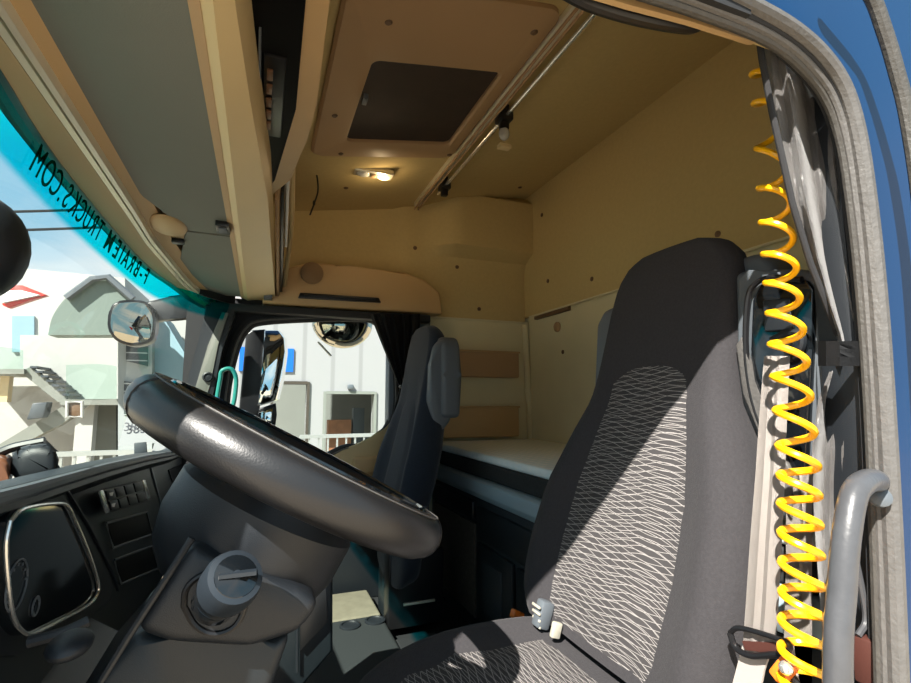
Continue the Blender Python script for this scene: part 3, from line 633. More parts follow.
for a in (R(75), R(-75), R(125), R(-125)):
    b = MB(); pts = [wp(a, .07, -.015), wp(a, .13, -.015), wp(a, RR - .015, -.004)]; b.tube(pts, [.026, .02, .014], 12, flat=.45, nrm=WN); b.build('spoke', 'gloss', t)
b = MB(); b.lathe(WC, WN, [(.0, .006), (.075, .004), (.092, -.006), (.095, -.03), (.085, -.05)], 32); b.build('airbag_cover', 'dash2', t)
# shroud (bowl) below the wheel
sh = thing('column_shroud', WC - WN * .3, 'dark rounded shroud under the steering wheel with gear selector stalk', 'steering column')
b = MB(); rings = []
for (r, h, ux) in ((.09, -.040, 0), (.112, -.046, 0), (.125, -.062, .0), (.124, -.115, .0), (.112, -.155, -.0), (.09, -.182, -.0), (.06, -.195, -.0)):
    rings.append([WC + WU * (r * 1.05 * cos(q) + ux * -1) + WV * (r * 1.05 * sin(q)) + WN * h for q in [2 * pi * j / 36 for j in range(36)]])
b.loft(rings); b.build('bowl', 'dash2', sh)
# column cowl
YC0 = .665
cw = [(190, 536), (250, 556), (318, 572), (336, 584), (322, 612), (298, 640), (255, 655), (160, 640), (128, 622), (112, 660)]
cw = [(192, 542), (250, 570), (300, 588), (322, 604), (300, 634), (250, 650), (168, 645), (132, 632)]
b = MB(); b.prism([PY(x, y, YC0) for x, y in cw], (0, .26, 0), .014, 4); cwo = b.build('cowl', 'dash2', sh)
b = MB(); b.tube([PY(x, y, YC0 + .003) for x, y in ((192, 538), (160, 588), (130, 634), (100, 683))], .004, 8); b.build('cowl_edge', 'dash2', sh)
b = MB(); b.prism([PY(x, y, YC0 + .04) for x, y in ((135, 632), (168, 640), (250, 646), (292, 634), (262, 720), (180, 760), (60, 720))], (0, .2, 0), .014, 3); b.build('lower_cowl', 'dash', sh)
# selector recess + knob
rc = spl([PY(x, y, YC0 - .002) for x, y in ((184, 606), (186, 590), (197, 578), (215, 572), (240, 578), (246, 600), (236, 625), (215, 634), (196, 626), (184, 606))], 4)[:-1]
b = MB(); b.tube(rc, .0035, 8, closed=True); b.build('selector_rim', 'black', sh)
b = MB(); b.prism(rc, (0, .006, 0)); b.build('selector_plate', 'dash2', sh)
k0 = PY(213, 604, YC0 - .004); k1 = PY(238, 574, YC0 - .07); ax = (k1 - k0)
kn = MB(); kn.lathe(k0, ax, [(.020, 0), (.026, .01), (.026, .03), (.023, .032), (.028, .036), (.030, .055), (.029, .072), (.022, .082), (.004, .086)], 28); ko = kn.build('selector_knob', 'gloss', sh)
cap = MB(); an = ax.normalized(); cap.lathe(k0 + an * .05, ax, [(.0305, 0), (.0308, .02), (.028, .03), (.0, .037)], 28); cap.build('knob_cap', 'slate', ko)
cap = MB(); cap.box(k0 + an * .087, (.036, .010, .004), ((0, 0, 0))); cap.build('knob_ridge', 'slate', ko)
# ================================================================ seats
def make_seat(name, yc, dx, dz_, label, flip=1, mtc='velour', top='navy', patt=True, lean=.235):
    t = thing(name, (.45 + dx, yc, FL), label, 'seat')
    Rt = lambda x, y, z: V((x + dx, yc + flip * y, z + dz_))
    # back: rings by height. lean axis
    zb, zt = -.47, .335; levels = [0, .03, .08, .16, .26, .36, .46, .54, .60, .66, .72, .80, .88, .94, .975, 1.0]
    halfw = [(0, .23), (.05, .262), (.2, .278), (.36, .265), (.5, .222), (.58, .192), (.66, .184), (.85, .180), (.93, .168), (.98, .135), (1, .09)]
    bol = [(0, .03), (.1, .065), (.3, .07), (.45, .05), (.6, .022), (.75, .012), (1, .0)]
    thk = [(0, .10), (.5, .11), (.8, .085), (.95, .06), (1, .02)]
    def spine(h): return .60 + lean * h + .02 * sin(h * pi), lerp(zb, zt, h)
    def front(s, h):      # s in -1..1
        w_ = interp(halfw, h); bo = interp(bol, h); x, z = spine(h); a = abs(s)
        fx = x - bo * max(0, (a - .45) / .55) ** 1.3 * (1 if a < .86 else 1 - (a - .86) / .14 * .9) + .02 * max(0, (a - .9) / .1) - .008 * (1 - a * a)
        return fx, w_ * s, z
    def ring(h):
        r = []
        for i in range(21):
            s = -1 + 2 * i / 20; s = sin(s * pi / 2) * .0 + s; r.append(Rt(*front(s, h)))
        w_ = interp(halfw, h); x, z = spine(h); th = interp(thk, h)
        for i in range(1, 10):
            a = pi * i / 10; r.append(Rt(x + .02 + th * sin(a) ** .6, w_ * cos(a), z))
        return r
    rings = [ring(interp([(i, l) for i, l in enumerate(levels)], k / 2)) for k in range(2 * len(levels) - 1)]
    b = MB(); b.loft(rings); b.build('backrest', mtc, t, ang=80)
    # dark upper headrest cover
    def patch(nm, s0, s1, h0, h1, off, m, round_top=False, nS=16, nH=22, warp=None):
        rows = []; uv = []
        for j in range(nH + 1):
            h = lerp(h0, h1, j / nH); r = []; u = []
            for i in range(nS + 1):
                s = lerp(s0, s1, i / nS)
                hh = h
                if warp: hh = warp(s, h, i / nS, j / nH)
                x, y, z = front(s, hh); e = min(1, 6 * min(i, nS - i) / nS, 8 * min(j, nH - j) / nH + .0)
                r.append(Rt(x - off * max(e, -.2), y, z)); u.append((y, z))
            rows.append(r); uv.append(u)
        b = MB(); b.sheet(rows, 0, uv); return b.build(nm, m, t, ang=80)
    patch('headrest_cover', -.80, .80, .66, .98, .003, mtc)
    wf = lambda s, h, u, v: h - .05 * v * (abs(2 * u - 1) ** 2.5)
    if patt: patch('centre_panel', -.58, .58, .02, .68, .010, 'pattern', warp=wf)
    else: patch('centre_panel', -.50, .50, .02, .62, .010, 'navy', warp=wf)
    # grey shell behind, with shoulder wings
    b = MB(); 
    prof = [(-.228, -.05), (-.235, .12), (-.228, .24), (-.20, .275), (.20, .275), (.228, .24), (.235, .12), (.228, -.05)]
    sh_ = [Rt(.615 + lean, y, z + .0) for y, z in prof]
    b.prism(sh_, (.08, 0, 0), .02, 4); b.build('back_shell', 'greyp', t)
    # cushion: rings along X
    b = MB(); rings = []
    for x, hw, zz, tk in ((.60 + (q[0] - .1) * .18, *q[1:]) if not patt else q for q in ((.15, .17, -.62, .05), (.17, .21, -.575, .10), (.21, .235, -.545, .14), (.28, .25, -.515, .17), (.38, .255, -.495, .18), (.52, .25, -.49, .18), (.62, .23, -.49, .17), (.66, .2, -.50, .14))):
        r = []
        for i in range(17):
            s = -1 + i / 8; a = abs(s); zt_ = zz + .035 * max(0, (a - .4) / .6) ** 1.5 * (1 if a < .85 else 1 - (a - .85) / .15 * 1.6); r.append(Rt(x, hw * s, zt_))
        for i in range(1, 8): r.append(Rt(x, hw * .96 * cos(pi * i / 8), zz - .03 - tk * sin(pi * i / 8) ** .5))
        rings.append(r)
    b.loft(rings); b.build('cushion', mtc, t, ang=80, sub=1)
    rows = []; uv = []
    for j in range(13):
        x = lerp(.22, .60, j / 12); xx_ = x if patt else .60 + (x - .1) * .18; zz = interp([(.15, -.62), (.17, -.575), (.21, -.545), (.28, -.515), (.38, -.495), (.52, -.49), (.62, -.49)], x); r = []; u = []
        for i in range(13):
            s = lerp(-.58, .58, i / 12); a = abs(s); e = min(1, 4 * min(i, 12 - i) / 12, 4 * min(j, 12 - j) / 12)
            r.append(Rt(xx_, .25 * s, zz + .035 * max(0, (a - .4) / .6) ** 1.5 + .012 * e - .004)); u.append((.25 * s, x))
        rows.append(r); uv.append(u)
    b = MB(); b.sheet(rows, 0, uv); b.build('cushion_panel', 'pattern' if patt else 'navy', t, ang=80)
    b = MB(); b.prism([Rt(x, -.2 if patt else .0, z) for x, z in (((.18, -.62), (.60, -.62), (.62, -.76), (.55, FL - dz_ + .001), (.2, FL - dz_ + .001), (.16, -.76)) if patt else ((.62, -.62), (.80, -.62), (.80, FL - dz_ + .001), (.62, FL - dz_ + .001)))], (0, .4 * flip if patt else .2, 0), .02, 3); b.build('pedestal', 'dash', t)
    return t, Rt, front
seat, SR, SF = make_seat('driver_seat', .835, 0, 0, 'near driver seat with wavy line fabric and dark headrest cover')
# belt housing wing on the near shoulder of the driver's seat
WX = .80
def wpx(pts, X): return [PX(x, y, X) for x, y in pts]
b = MB(); b.prism(wpx(((733, 272), (748, 270), (800, 268), (826, 280), (832, 300), (828, 420), (815, 520), (770, 520), (750, 440), (738, 380)), WX), (.05, 0, 0), .014, 4); b.build('shoulder_wing', 'greyp', seat)
b = MB(); b.prism(wpx(((752, 300), (760, 284), (776, 278), (806, 280), (814, 290), (812, 350), (806, 470), (775, 470), (757, 400), (750, 350)), WX - .008), (.012, 0, 0), .004, 3); wi = b.build('belt_opening', 'gloss', seat)
b = MB(); b.tube([p + V((-.010, 0, 0)) for p in spl(wpx(((775, 450), (757, 400), (750, 350), (752, 300), (760, 284), (776, 278), (806, 280)), WX), 4)], .005, 8); b.build('opening_rim', 'black', wi)
b = MB(); b.prism(wpx(((762, 300), (790, 298), (792, 330), (764, 332)), WX - .014), (.008, 0, 0), .003, 3); b.build('roller_cover', 'dash2', wi)
b = MB(); b.tube([p for p in spl(wpx(((772, 340), (790, 332), (802, 336), (800, 350), (786, 352)), WX - .016), 4)], .006, 8); b.build('cable_clip', 'dash2', wi)
b = MB(); b.prism(wpx(((735, 345), (742, 335), (752, 380), (768, 420), (790, 470), (790, 520), (762, 440), (742, 395)), WX - .014), (.01, 0, 0), .004, 3); b.build('pale_edge', 'seal_l', wi)
b = MB(); b.prism(wpx(((590, 480), (594, 420), (596, 325), (603, 311), (620, 303), (640, 303), (640, 480)), .86), (.05, 0, 0), .012, 4); b.build('far_wing', 'greyp', seat)
# recliner bits at the seat hinge
c = PX(543, 614, .58)
b = MB(); b.box(c, (.03, .03, .055), (0, .35, 0), .006); b.build('recliner_knob', 'greyp', seat)
for k in range(4): MB().box(c + V((-.016, 0, -.02 + .013 * k)), (.004, .03, .005), (0, .35, 0), .001).build('knob_rib', 'alu', seat)
b = MB(); b.box(PX(556, 630, .58), (.02, .012, .03), (0, .3, 0), .003); b.build('hinge_plate', 'alu', seat)
c = PX(517, 615, .66); b = MB(); b.box(c, (.04, .018, .022), (0, .5, .3), .004); tag(b.build('belt_release', 'orange'), 'orange belt buckle button between driver seat and bunk', 'buckle')
# passenger seat
pseat, PR, PF = make_seat('passenger_seat', 2.08, -.10, -.02, 'far passenger seat in dark blue velour beside the curtain', 1, 'navy', 'navy', False, .15)
b = MB()
b.prism([PR(x, -.215, z) for x, z in ((.715, .02), (.725, .16), (.74, .235), (.765, .262), (.805, .25), (.815, .1), (.81, -.06), (.775, -.10), (.73, -.06))], (0, .045, 0), .014, 4); b.build('shoulder_wing', 'greyp', pseat)
b = MB(); b.box(PR(.62, -.24, -.40), (.16, .05, .10), (0, .2, 0), .02, 4); b.build('hinge_cover', 'greyp', pseat)
b = MB(); b.bb(.50, .73, 2.0, 2.08, -.885, -.60, .008); b.build('base_box', 'black', pseat)
b = MB(); b.bb(.56, .69, 1.992, 2.003, -.80, -.790, .002); b.build('chrome_latch', 'alu', pseat)
# ================================================================ bunk
t = thing('bunk', (1.1, YM, FL), 'low sleeper bunk with dark locker front and blue grey metal ledge', 'bunk')
MB().bb(.845, 1.42, YN + .06, YS + .02, FL + .002, -.395, .006).build('base', 'panel', t)
b = MB(); b.prism([(.81, YN + .06, -.318), (.83, YN + .06, -.312), (.88, YN + .06, -.312), (.88, YN + .06, -.395), (.825, YN + .06, -.385), (.81, YN + .06, -.36)], (0, YS - YN - .05, 0), .003); b.build('ledge', 'ledge', t)
for y0, y1, z0, z1, nm in ((1.60, 1.90, -.87, -.56, 'locker_door'), (1.25, 1.57, -.87, -.56, 'locker_door'), (1.25, 1.90, -.54, -.42, 'drawer_front')):
    d = MB().bb(.828, .85, y0, y1, z0, z1, .006).build(nm, 'dash', t)
    if nm == 'locker_door': MB().bb(.822, .832, y0 + .07, y1 - .07, z0 + .08, z1 - .05, .004).build('inset', 'panel', d)
MB().bb(.832, .85, 1.93, 2.44, -.86, -.50, .004).build('carpet_panel', 'carpet_b', t)
MB().bb(.826, .85, 1.93, 2.44, -.48, -.41, .004).build('vent_panel', 'black', t)
t = thing('mattress', (1.12, YM, -.31), 'cream check mattress with dark padded border on the bunk', 'mattress')
b = MB(); b.bb(.835, 1.42, YN + .08, YS + .015, -.245, -.212, .012, 3); b.build('cover', 'plaid', t)
b = MB(); b.bb(.84, 1.418, YN + .085, YS + .01, -.311, -.246, .010, 3); b.build('border', 'carpet', t)
# ================================================================ floor furniture
t = thing('engine_tunnel', (.3, 1.5, FL), 'dark rubber covered engine tunnel box with two cup holders', 'tunnel')
b = MB(); b.bb(.0, .50, 1.12, 2.10, FL + .001, -.855, .02, 4); b.build('cover', mat('shade_dark_tunnel_mat', (.03, .034, .036), .7, spec=.2), t); MB().bb(.50, .66, 1.12, 1.9, FL + .001, -.870, .01, 3).build('side_step', 'rubber', t)  # cover colour darkened to stand in for shade on the tunnel
b = MB(); b.bb(.66, .80, 1.12, 1.80, FL + .001, -.88, .01); b.build('rear_step', 'carpet', t)
b = MB(); b.bb(-.1, .50, 2.115, 2.40, FL + .001, -.862, .012, 3); tag(b.build('sun_patch_mat', 'sun_patch'), 'dusty tan mat added with the sun patch of the passenger side floor in its colour', 'mat')  # slab added so that its pale colour gives the sun patch
for px, py in ((350, 626), (375, 621)):
    c = PZ(px, py, -.855); b = MB(); b.lathe((c.x, c.y, -.856), (0, 0, 1), [(.040, 0), (.040, .006), (.032, .008), (.030, .003), (0, .003)], 22); b.build('cup_holder', 'dash2', t)
# ================================================================ belt, coil, curtain, pillar
t = thing('seat_belt', PX(770, 660, .70), 'pale white seat belt running down beside the driver seat', 'seat belt')
bl = [(764, 790, 356, .775), (759, 787, 420, .72), (755, 785, 480, .68), (750, 782, 540, .65), (746, 779, 600, .635), (743, 776, 642, .63)]
rows = []
for x0, x1, y, X in bl:
    a, c = PX(x0, y, X), PX(x1, y, X); c = a + (c - a) * 1.0
    rows.append([lerp(a, c, k / 6) + V((-.003 if k in (2, 4) else 0, 0, 0)) for k in range(7)])
b = MB(); b.sheet(rows, .002); b.build('webbing', 'belt', t)
rows = [[lerp(PX(x0, y, .63), PX(x1, y, .63), k / 3) for k in range(4)] for x0, x1, y in ((742, 772, 646), (736, 764, 670), (728, 758, 700))]
b = MB(); b.prism([rows[0][0], rows[0][-1], rows[1][-1], rows[2][-1], rows[2][0], rows[1][0]], (.003, 0, 0)); b.build('lower_webbing', 'belt', t)
rows = [[lerp(PX(x0, y, X), PX(x1, y, X), k / 3) for k in range(4)] for x0, x1, y, X in ((786, 812, 470, .80), (786, 812, 560, .79), (784, 812, 640, .78), (784, 812, 700, .78))]
b = MB(); b.sheet(rows, .002); b.build('rear_webbing', 'belt', t)
b = MB(); lp = spl([PX(x, y, .622) for x, y in ((730, 633), (736, 648), (752, 656), (778, 655), (786, 664), (800, 690))], 4); b.tube(lp, .0042, 8)
lp = spl([PX(x, y, .622) for x, y in ((730, 633), (740, 628), (776, 638), (790, 645), (786, 655))], 4); b.tube(lp, .0035, 8); b.build('guide_ring', 'black', t)
b = MB(); b.prism([PX(x, y, .626) for x, y in ((742, 641), (778, 643), (776, 654), (745, 650))], (.003, 0, 0)); b.build('guide_plate', 'redbrown', t)
b = MB(); b.box(PX(784, 670, .615), (.018, .018, .03), (.5, .3, 0), .004); b.build('buckle', 'orange', t)
b = MB(); b.ball(PX(786, 668, .60), .008, 12); b.build('bolt_head', 'chrome', t)
# coil
lp = []; turns = 20.5; n = int(turns * 22)
ctr = [(.0, PX(764, 62, .80)), (.06, PX(768, 110, .775)), (.12, PX(772, 165, .75)), (.25, PX(778, 245, .72)), (.40, PX(786, 330, .69)), (.6, PX(798, 460, .645)), (.8, PX(802, 590, .625)), (1.0, PX(801, 715, .62))]
def cpos(u):
    for (a, p), (c, q) in zip(ctr, ctr[1:]):
        if u <= c: return p.lerp(q, (u - a) / (c - a))
    return ctr[-1][1]
for i in range(n + 1):
    v = i / n; u = interp([(0, 0), (.08, .06), (.2, .2), (.55, .58), (1, 1)], v); c = cpos(u); a = 2 * pi * turns * v
    rr = interp([(0, .020), (.3, .020), (1, .0215)], v)
    lp.append(c + V((rr * cos(a), rr * sin(a) * 1.0, 0)) + V((0, 0, -.004 * cos(a))))
b = MB(); b.tube([PX(762, 40, .81) + V((0, 0, .30)), lp[0] + V((0, 0, .05))] + lp, .0048, 8)
tag(b.build('coiled_air_hose', 'yellow'), 'bright yellow coiled air hose hanging beside the driver seat', 'air hose')
# near curtain
t = thing('door_curtain', PY(830, 480, .52), 'shiny grey satin curtain tied back at the near door pillar', 'curtain')
def curt(tab, ny, nx, Y0, amp, fr, ph):
    rows = []
    for j in range(ny + 1):
        py = lerp(tab[0][0], tab[-1][0], j / ny); l = interp([(a, b_) for a, b_, c_ in tab], py); r_ = interp([(a, c_) for a, b_, c_ in tab], py)
        row = []
        for i in range(nx + 1):
            u = i / nx; f = amp * (sin(u * fr + ph + py * .008) + .5 * sin(u * fr * 2.1 + py * .021) + .4 * sin(py * .05 + u * 5))
            p = PY(lerp(l, r_, u), py, Y0 + f); row.append(p)
        rows.append(row)
    return rows
tabU = [(34, 758, 850), (60, 760, 862), (110, 770, 872), (200, 790, 880), (260, 808, 882), (300, 822, 882), (335, 836, 880), (350, 840, 878)]
b = MB(); b.sheet(curt(tabU, 60, 46, .47, .011, 17, .4), .0015); b.build('upper_drape', 'satin', t)
tabL = [(350, 836, 876), (370, 830, 878), (400, 818, 882), (450, 812, 886), (520, 814, 888), (600, 820, 890), (700, 826, 892)]
b = MB(); b.sheet(curt(tabL, 50, 40, .495, .011, 15, 1.4), .0015); b.build('lower_drape', 'satin', t)
b = MB(); b.tube([PY(822, 356, .50), PY(832, 348, .44), PY(850, 347, .43), PY(872, 346, .44), PY(876, 350, .5)], .014, 8, flat=1.0); 
b = MB(); rows = [[PY(x, y, Y) for x, Y in ((818, .50), (826, .455), (840, .435), (858, .43), (872, .44))] for y in (341, 349, 357, 366)]; b.sheet(rows, .004); b.build('tie_strap', 'rubber', t)
b = MB(); b.tube([PY(x, y, .465) for x, y in ((759, 38), (762, 60), (772, 112), (792, 202), (810, 262), (838, 335))], .0045, 8); b.build('leading_edge', 'blackcloth', t)
b = MB(); b.prism([PY(x, y, .455) for x, y in ((806, 82), (822, 78), (828, 92), (812, 97))], (0, .004, 0), .001); b.build('velcro_tab', 'greyp', t)
# pillar and near-side structure
b = MB(); b.bb(.785, .93, YN + .03, .505, FL, 1.05, .01); struct(b.build('trim_11', 'dash2'), 'dark inner pillar behind the near curtain', 'trim')
# opening outline, inner and outer
inner = [(560, -34), (640, -8), (700, 12), (760, 36), (796, 60), (826, 96), (842, 140), (852, 200), (862, 290), (870, 400), (877, 550), (884, 760)]
outer = [(660, -50), (720, -22), (765, 2), (808, 30), (838, 62), (856, 100), (868, 160), (880, 260), (889, 380), (898, 540), (907, 760)]
inn = spl([PY(x, y, .425) for x, y in inner], 6); outp = spl([PY(x, y, .40) for x, y in outer], 6)
front_end = V((-1.0, 0, 0))
def seal(name, pts, Y, r, m, lab, flat=1):
    q = spl([PY(x, y, Y) for x, y in pts], 6); q = [q[0] + V((-.9, 0, 0))] + q
    b = MB(); b.tube(q, r, 10, flat=flat); return struct(b.build(name, m), lab, 'seal')
mid = lambda t_: [(interp([(i, p[0]) for i, p in enumerate(inner)], k * (len(inner) - 1) / 11) * (1 - t_) + interp([(i, p[0]) for i, p in enumerate(outer)], k * (len(outer) - 1) / 11) * t_, interp([(i, p[1]) for i, p in enumerate(inner)], k * (len(inner) - 1) / 11) * (1 - t_) + interp([(i, p[1]) for i, p in enumerate(outer)], k * (len(outer) - 1) / 11) * t_) for k in range(12)]
seal('trim_12', mid(-.05), .425, .007, 'seal', 'innermost dark rubber seal of the near door opening')
seal('trim_13', mid(.22), .418, .006, 'seal_l', 'worn pale bead of the near door seal')
seal('trim_14', mid(.42), .415, .007, 'rubber', 'dark groove strip of the near door seal')
seal('trim_15', mid(.75), .408, .011, 'seal_l', 'wide light grey outer seal of the near door opening')
# blue body around the opening (with a cut following the seal)
path = [p for p in outp]
body = spl([PY(x - 3, y + 2, .42) for x, y in outer], 6)
b = MB(); far = [V((-1.1, .42, 1.15))]
strip_i = [V((-.5, .42, body[0].z))] + body
strip_o = []
for p in strip_i:
    dx, dz = p.x - .2, p.z + .1
    k = min((1.48 - .2) / dx if dx > 0 else 99, (1.14 + .1) / dz if dz > 0 else 99, 99)
    k = k if k < 90 else 1
    q = V((.2 + dx * k, .42, -.1 + dz * k)); q.x = max(-.9, q.x); q.z = max(min(q.z, 1.2), -1.3); strip_o.append(q)
strip_o[0] = V((-.5, .42, 1.0))
rows = [[strip_i[i].lerp(strip_o[i], k) for k in (0, 1)] for i in range(len(strip_i))]
b.loft([[strip_i[i], strip_o[i], strip_o[i] + V((0, .03, 0)), strip_i[i] + V((0, .03, 0))] for i in range(len(strip_i))]); struct(b.build('wall_outer_near', 'blue', smooth=False), 'blue painted cab side beside the door opening', 'wall')
b = MB(); q0 = spl([PY(x - 1, y, .43) for x, y in inner], 6); b.loft([[p, p + V((.05, 0, .0)), p + V((.05, .012, 0)), p + V((0, .012, 0))] for p in q0[22:]]); struct(b.build('trim_20', 'rubber'), 'dark jamb inside the near door seal', 'trim')
# inner lining of header
b = MB(); b.prism([PY(x, y, .445) for x, y in ((590, -22), (640, -3), (700, 16), (757, 41), (752, 41), (690, 21), (630, 5), (580, -10))], (0, .008, 0)); struct(b.build('trim_16', 'beige'), 'beige header strip inside the near door opening', 'trim')
b = MB(); b.bb(-.4, .78, .455, .475, .53, .85); b.bb(-.4, .78, .428, .46, .505, .60); struct(b.build('trim_17', 'felt'), 'lining over the near door header', 'trim'); b = MB(); b.bb(-.4, .56, .405, .427, .485, .60); struct(b.build('trim_22', 'rubber'), 'dark rubber block added behind the near header seal to stop sun leaking in', 'trim')  # lower lining box and rubber block added to close a sun leak
b = MB(); b.bb(.935, 1.40, .47, .50, FL, 1.15); struct(b.build('wall_side_near', 'felt'), 'beige lining of the near sleeper side', 'wall')
b = MB(); b.tube(spl([PY(x, y, .47) for x, y in ((555, -14), (590, 4), (640, 19), (688, 27), (702, 22))]), .009, 10); tag(b.build('grab_bar', 'black'), 'black grab bar on the header over the near door opening', 'handle')
# gutter strip outermost
b = MB(); b.tube(spl([PY(x, y, .37) for x, y in ((830, -60), (868, -10), (884, 30), (896, 70), (908, 120), (922, 220), (935, 400))], 5), .009, 10, flat=1); struct(b.build('trim_18', 'seal'), 'grey gutter strip at the upper right photo corner', 'trim')
# near A pillar & front panel
b = MB(); b.prism([(-.40, .43, 1.0), (-.24, .43, 1.0), (-.23, .43, .42), (-.36, .43, -.2), (-.36, .43, -.9), (-.60, .43, -.9), (-.60, .43, -.2)], (0, .05, 0), .01); struct(b.build('trim_19', 'dash2'), 'near windscreen pillar', 'trim')
# grab handle on the pillar
t = thing('pillar_grab_handle', PY(850, 700, .40), 'thick worn grey tubular grab handle at the near door pillar', 'handle')
hp = spl([PY(x, y, Y) for x, y, Y in ((884, 487, .43), (874, 480, .40), (862, 484, .385), (853, 498, .38), (846, 540, .378), (842, 590, .378), (838, 640, .378), (838, 720, .378), (838, 800, .38))], 5)
b = MB(); b.tube(hp, [.011 if i < 4 else .0135 for i in range(len(hp))], 16); b.build('bar', 'handle', t)
b = MB(); b.lathe(PY(879, 498, .41), (-.6, -.6, .3), [(.012, 0), (.012, .008), (.006, .012), (0, .012)], 14); b.build('end_bolt', 'greyp', t)
b = MB(); b.bb(PY(868, 650, .44).x, PY(878, 650, .44).x, .43, .46, PY(868, 690, .44).z, PY(868, 640, .44).z, .003); tag(b.build('reflector_plate', 'redbrown'), 'red brown plate behind the grey grab handle', 'plate')
b = MB(); b.tube(spl([PY(x, y, .45) for x, y in ((856, 560), (862, 590), (866, 620), (858, 636))]), .004, 8); tag(b.build('thin_cable', 'handle'), 'thin grey cable behind the grey grab handle', 'cable')
# far curtain
t = thing('side_curtain', PY(385, 400, 2.38), 'black pleated curtain hanging beside the passenger window', 'curtain')
tabF = [(314, 370, 420), (325, 374, 420), (350, 384, 416), (375, 394, 412), (388, 400, 410)]
b = MB(); b.sheet(curt(tabF, 24, 36, 2.37, .014, 30, .2), .002); b.build('upper_drape', 'blackcloth', t)
tabG = [(388, 400, 409), (400, 396, 412), (430, 388, 418), (470, 384, 420)]
b = MB(); b.sheet(curt(tabG, 20, 24, 2.39, .012, 20, .2), .002); b.build('lower_drape', 'blackcloth', t)
b = MB(); b.box(PY(404, 388, 2.345), (.05, .03, .014), (0, .4, 0), .004); b.build('tie', 'seal_l', t)
# ================================================================ OUTSIDE: buildings
YB = 10.5
def pq(pts, Y): return [PY(x, y, Y) for x, y in pts]
t = thing('warehouse', PY(330, 470, YB), 'white clad warehouse seen through the passenger window', 'building')
def holed_wall(x0, x1, yt, yb, holes, Y, m, nm, par, d=.25):
    # horizontal strip wall in pixel-derived metres, holes are (xa, xb, za, zb) in metres
    b = MB(); xs_ = sorted({x0, x1} | {h[0] for h in holes} | {h[1] for h in holes}); zs2 = sorted({yt, yb} | {h[2] for h in holes} | {h[3] for h in holes})
    for xa, xb in zip(xs_, xs_[1:]):
        for za, zb in zip(zs2, zs2[1:]):
            mx_, mz_ = (xa + xb) / 2, (za + zb) / 2
            if any(h[0] < mx_ < h[1] and h[2] < mz_ < h[3] for h in holes): continue
            b.bb(xa, xb, Y, Y + d, za, zb)
    return b.build(nm, m, par, smooth=False)
def rect(xa, ya, xb, yb, Y): a = PY(xa, ya, Y); c = PY(xb, yb, Y); return (a.x, c.x, c.z, a.z)
h1 = rect(274, 384, 305, 446, YB); h2 = rect(326, 394, 373, 448, YB); 
h1 = (h1[0], h1[1], -ZC, h1[3]); h2 = (h2[0], h2[1], -ZC, h2[3]); h3 = rect(292, 348, 293.5, 349, YB)
holed_wall(-.9, 9, 4.2, -ZC, [h1, h2], YB, 'clad', 'wall', t)
MB().bb(-.9, 9, YB + .25, YB + 5, 4.0, 4.2).build('roof', 'clad', t)
MB().bb(-.9, 9, YB + 2.6, YB + 2.8, -ZC, 4).build('back_wall', 'grey_wall', t)
for h, nm in ((h1, 'doorway'), (h2, 'doorway')):
    b = MB(); b.bb(h[0] - .05, h[0], YB - .04, YB + .2, h[2], h[3] + .05); b.bb(h[1], h[1] + .05, YB - .04, YB + .2, h[2], h[3] + .05); b.bb(h[0], h[1], YB - .04, YB + .2, h[3], h[3] + .06); b.build(nm + '_frame', 'carpet_b' if h is h1 else 'grey_wall', t, smooth=False)
r = rect(240, 347, 293, 372, YB); b = MB(); b.bb(r[0], r[1], YB - .04, YB + .02, r[2], r[3]); b.build('blue_window', mat('blue_sheet', (.005, .12, .55), .4), t, smooth=False)
r = rect(328, 420, 350, 446, YB + 1); b = MB(); b.bb(r[0], r[1], YB + .9, YB + 1.2, -ZC, r[3]); tag(b.build('crate_stack', 'brownwood'), 'brown wooden boards inside the right hand warehouse doorway', 'boards')
r = rect(352, 408, 362, 446, YB + 1); b = MB(); b.bb(r[0], r[1], YB + .8, YB + 1.0, -ZC, r[3]); tag(b.build('dark_locker', 'louvre'), 'dark cabinet inside the right hand warehouse doorway', 'cabinet')
r = rect(347, 384, 353, 390, YB); c = V(((r[0] + r[1]) / 2, YB - .06, (r[2] + r[3]) / 2)); b = MB(); b.box(c, (.12, .1, .1), None, .02); b.build('wall_lamp', 'greyp', t)
# verge and glass rail
r = rect(300, 436, 400, 446, YB - 1.5); b = MB(); b.bb(-1, 6, YB - 2.4, YB - 1, -ZC, -ZC + .06); tag(b.build('grass_verge', 'grass'), 'strip of green verge in front of the warehouse', 'grass', kind='stuff')
def railing(x0, x1, Y, ztop, lab, step=.13, m='fence', z0=-ZC):
    t = thing('railing', ((x0 + x1) / 2, Y, z0), lab, 'railing')
    MB().bb(x0, x1, Y - .025, Y + .025, ztop - .05, ztop).build('top_rail', m, t, smooth=False); MB().bb(x0, x1, Y - .02, Y + .02, z0 + .1, z0 + .14).build('bottom_rail', m, t, smooth=False)
    k = x0
    while k < x1: MB().bb(k - .012, k + .012, Y - .012, Y + .012, z0, ztop - .02).build('bar', m, t, smooth=False); k += step
a = PY(300, 435, 7.5); railing(a.x, a.x + 2.2, 7.5, a.z, 'thin steel railing outside the passenger window')
a = PY(55, 452, 6.6); c = PY(125, 448, 6.6); railing(a.x - .3, PY(175, 445, 6.6).x, 6.6, a.z, 'pale steel railing beyond the windscreen', .12)
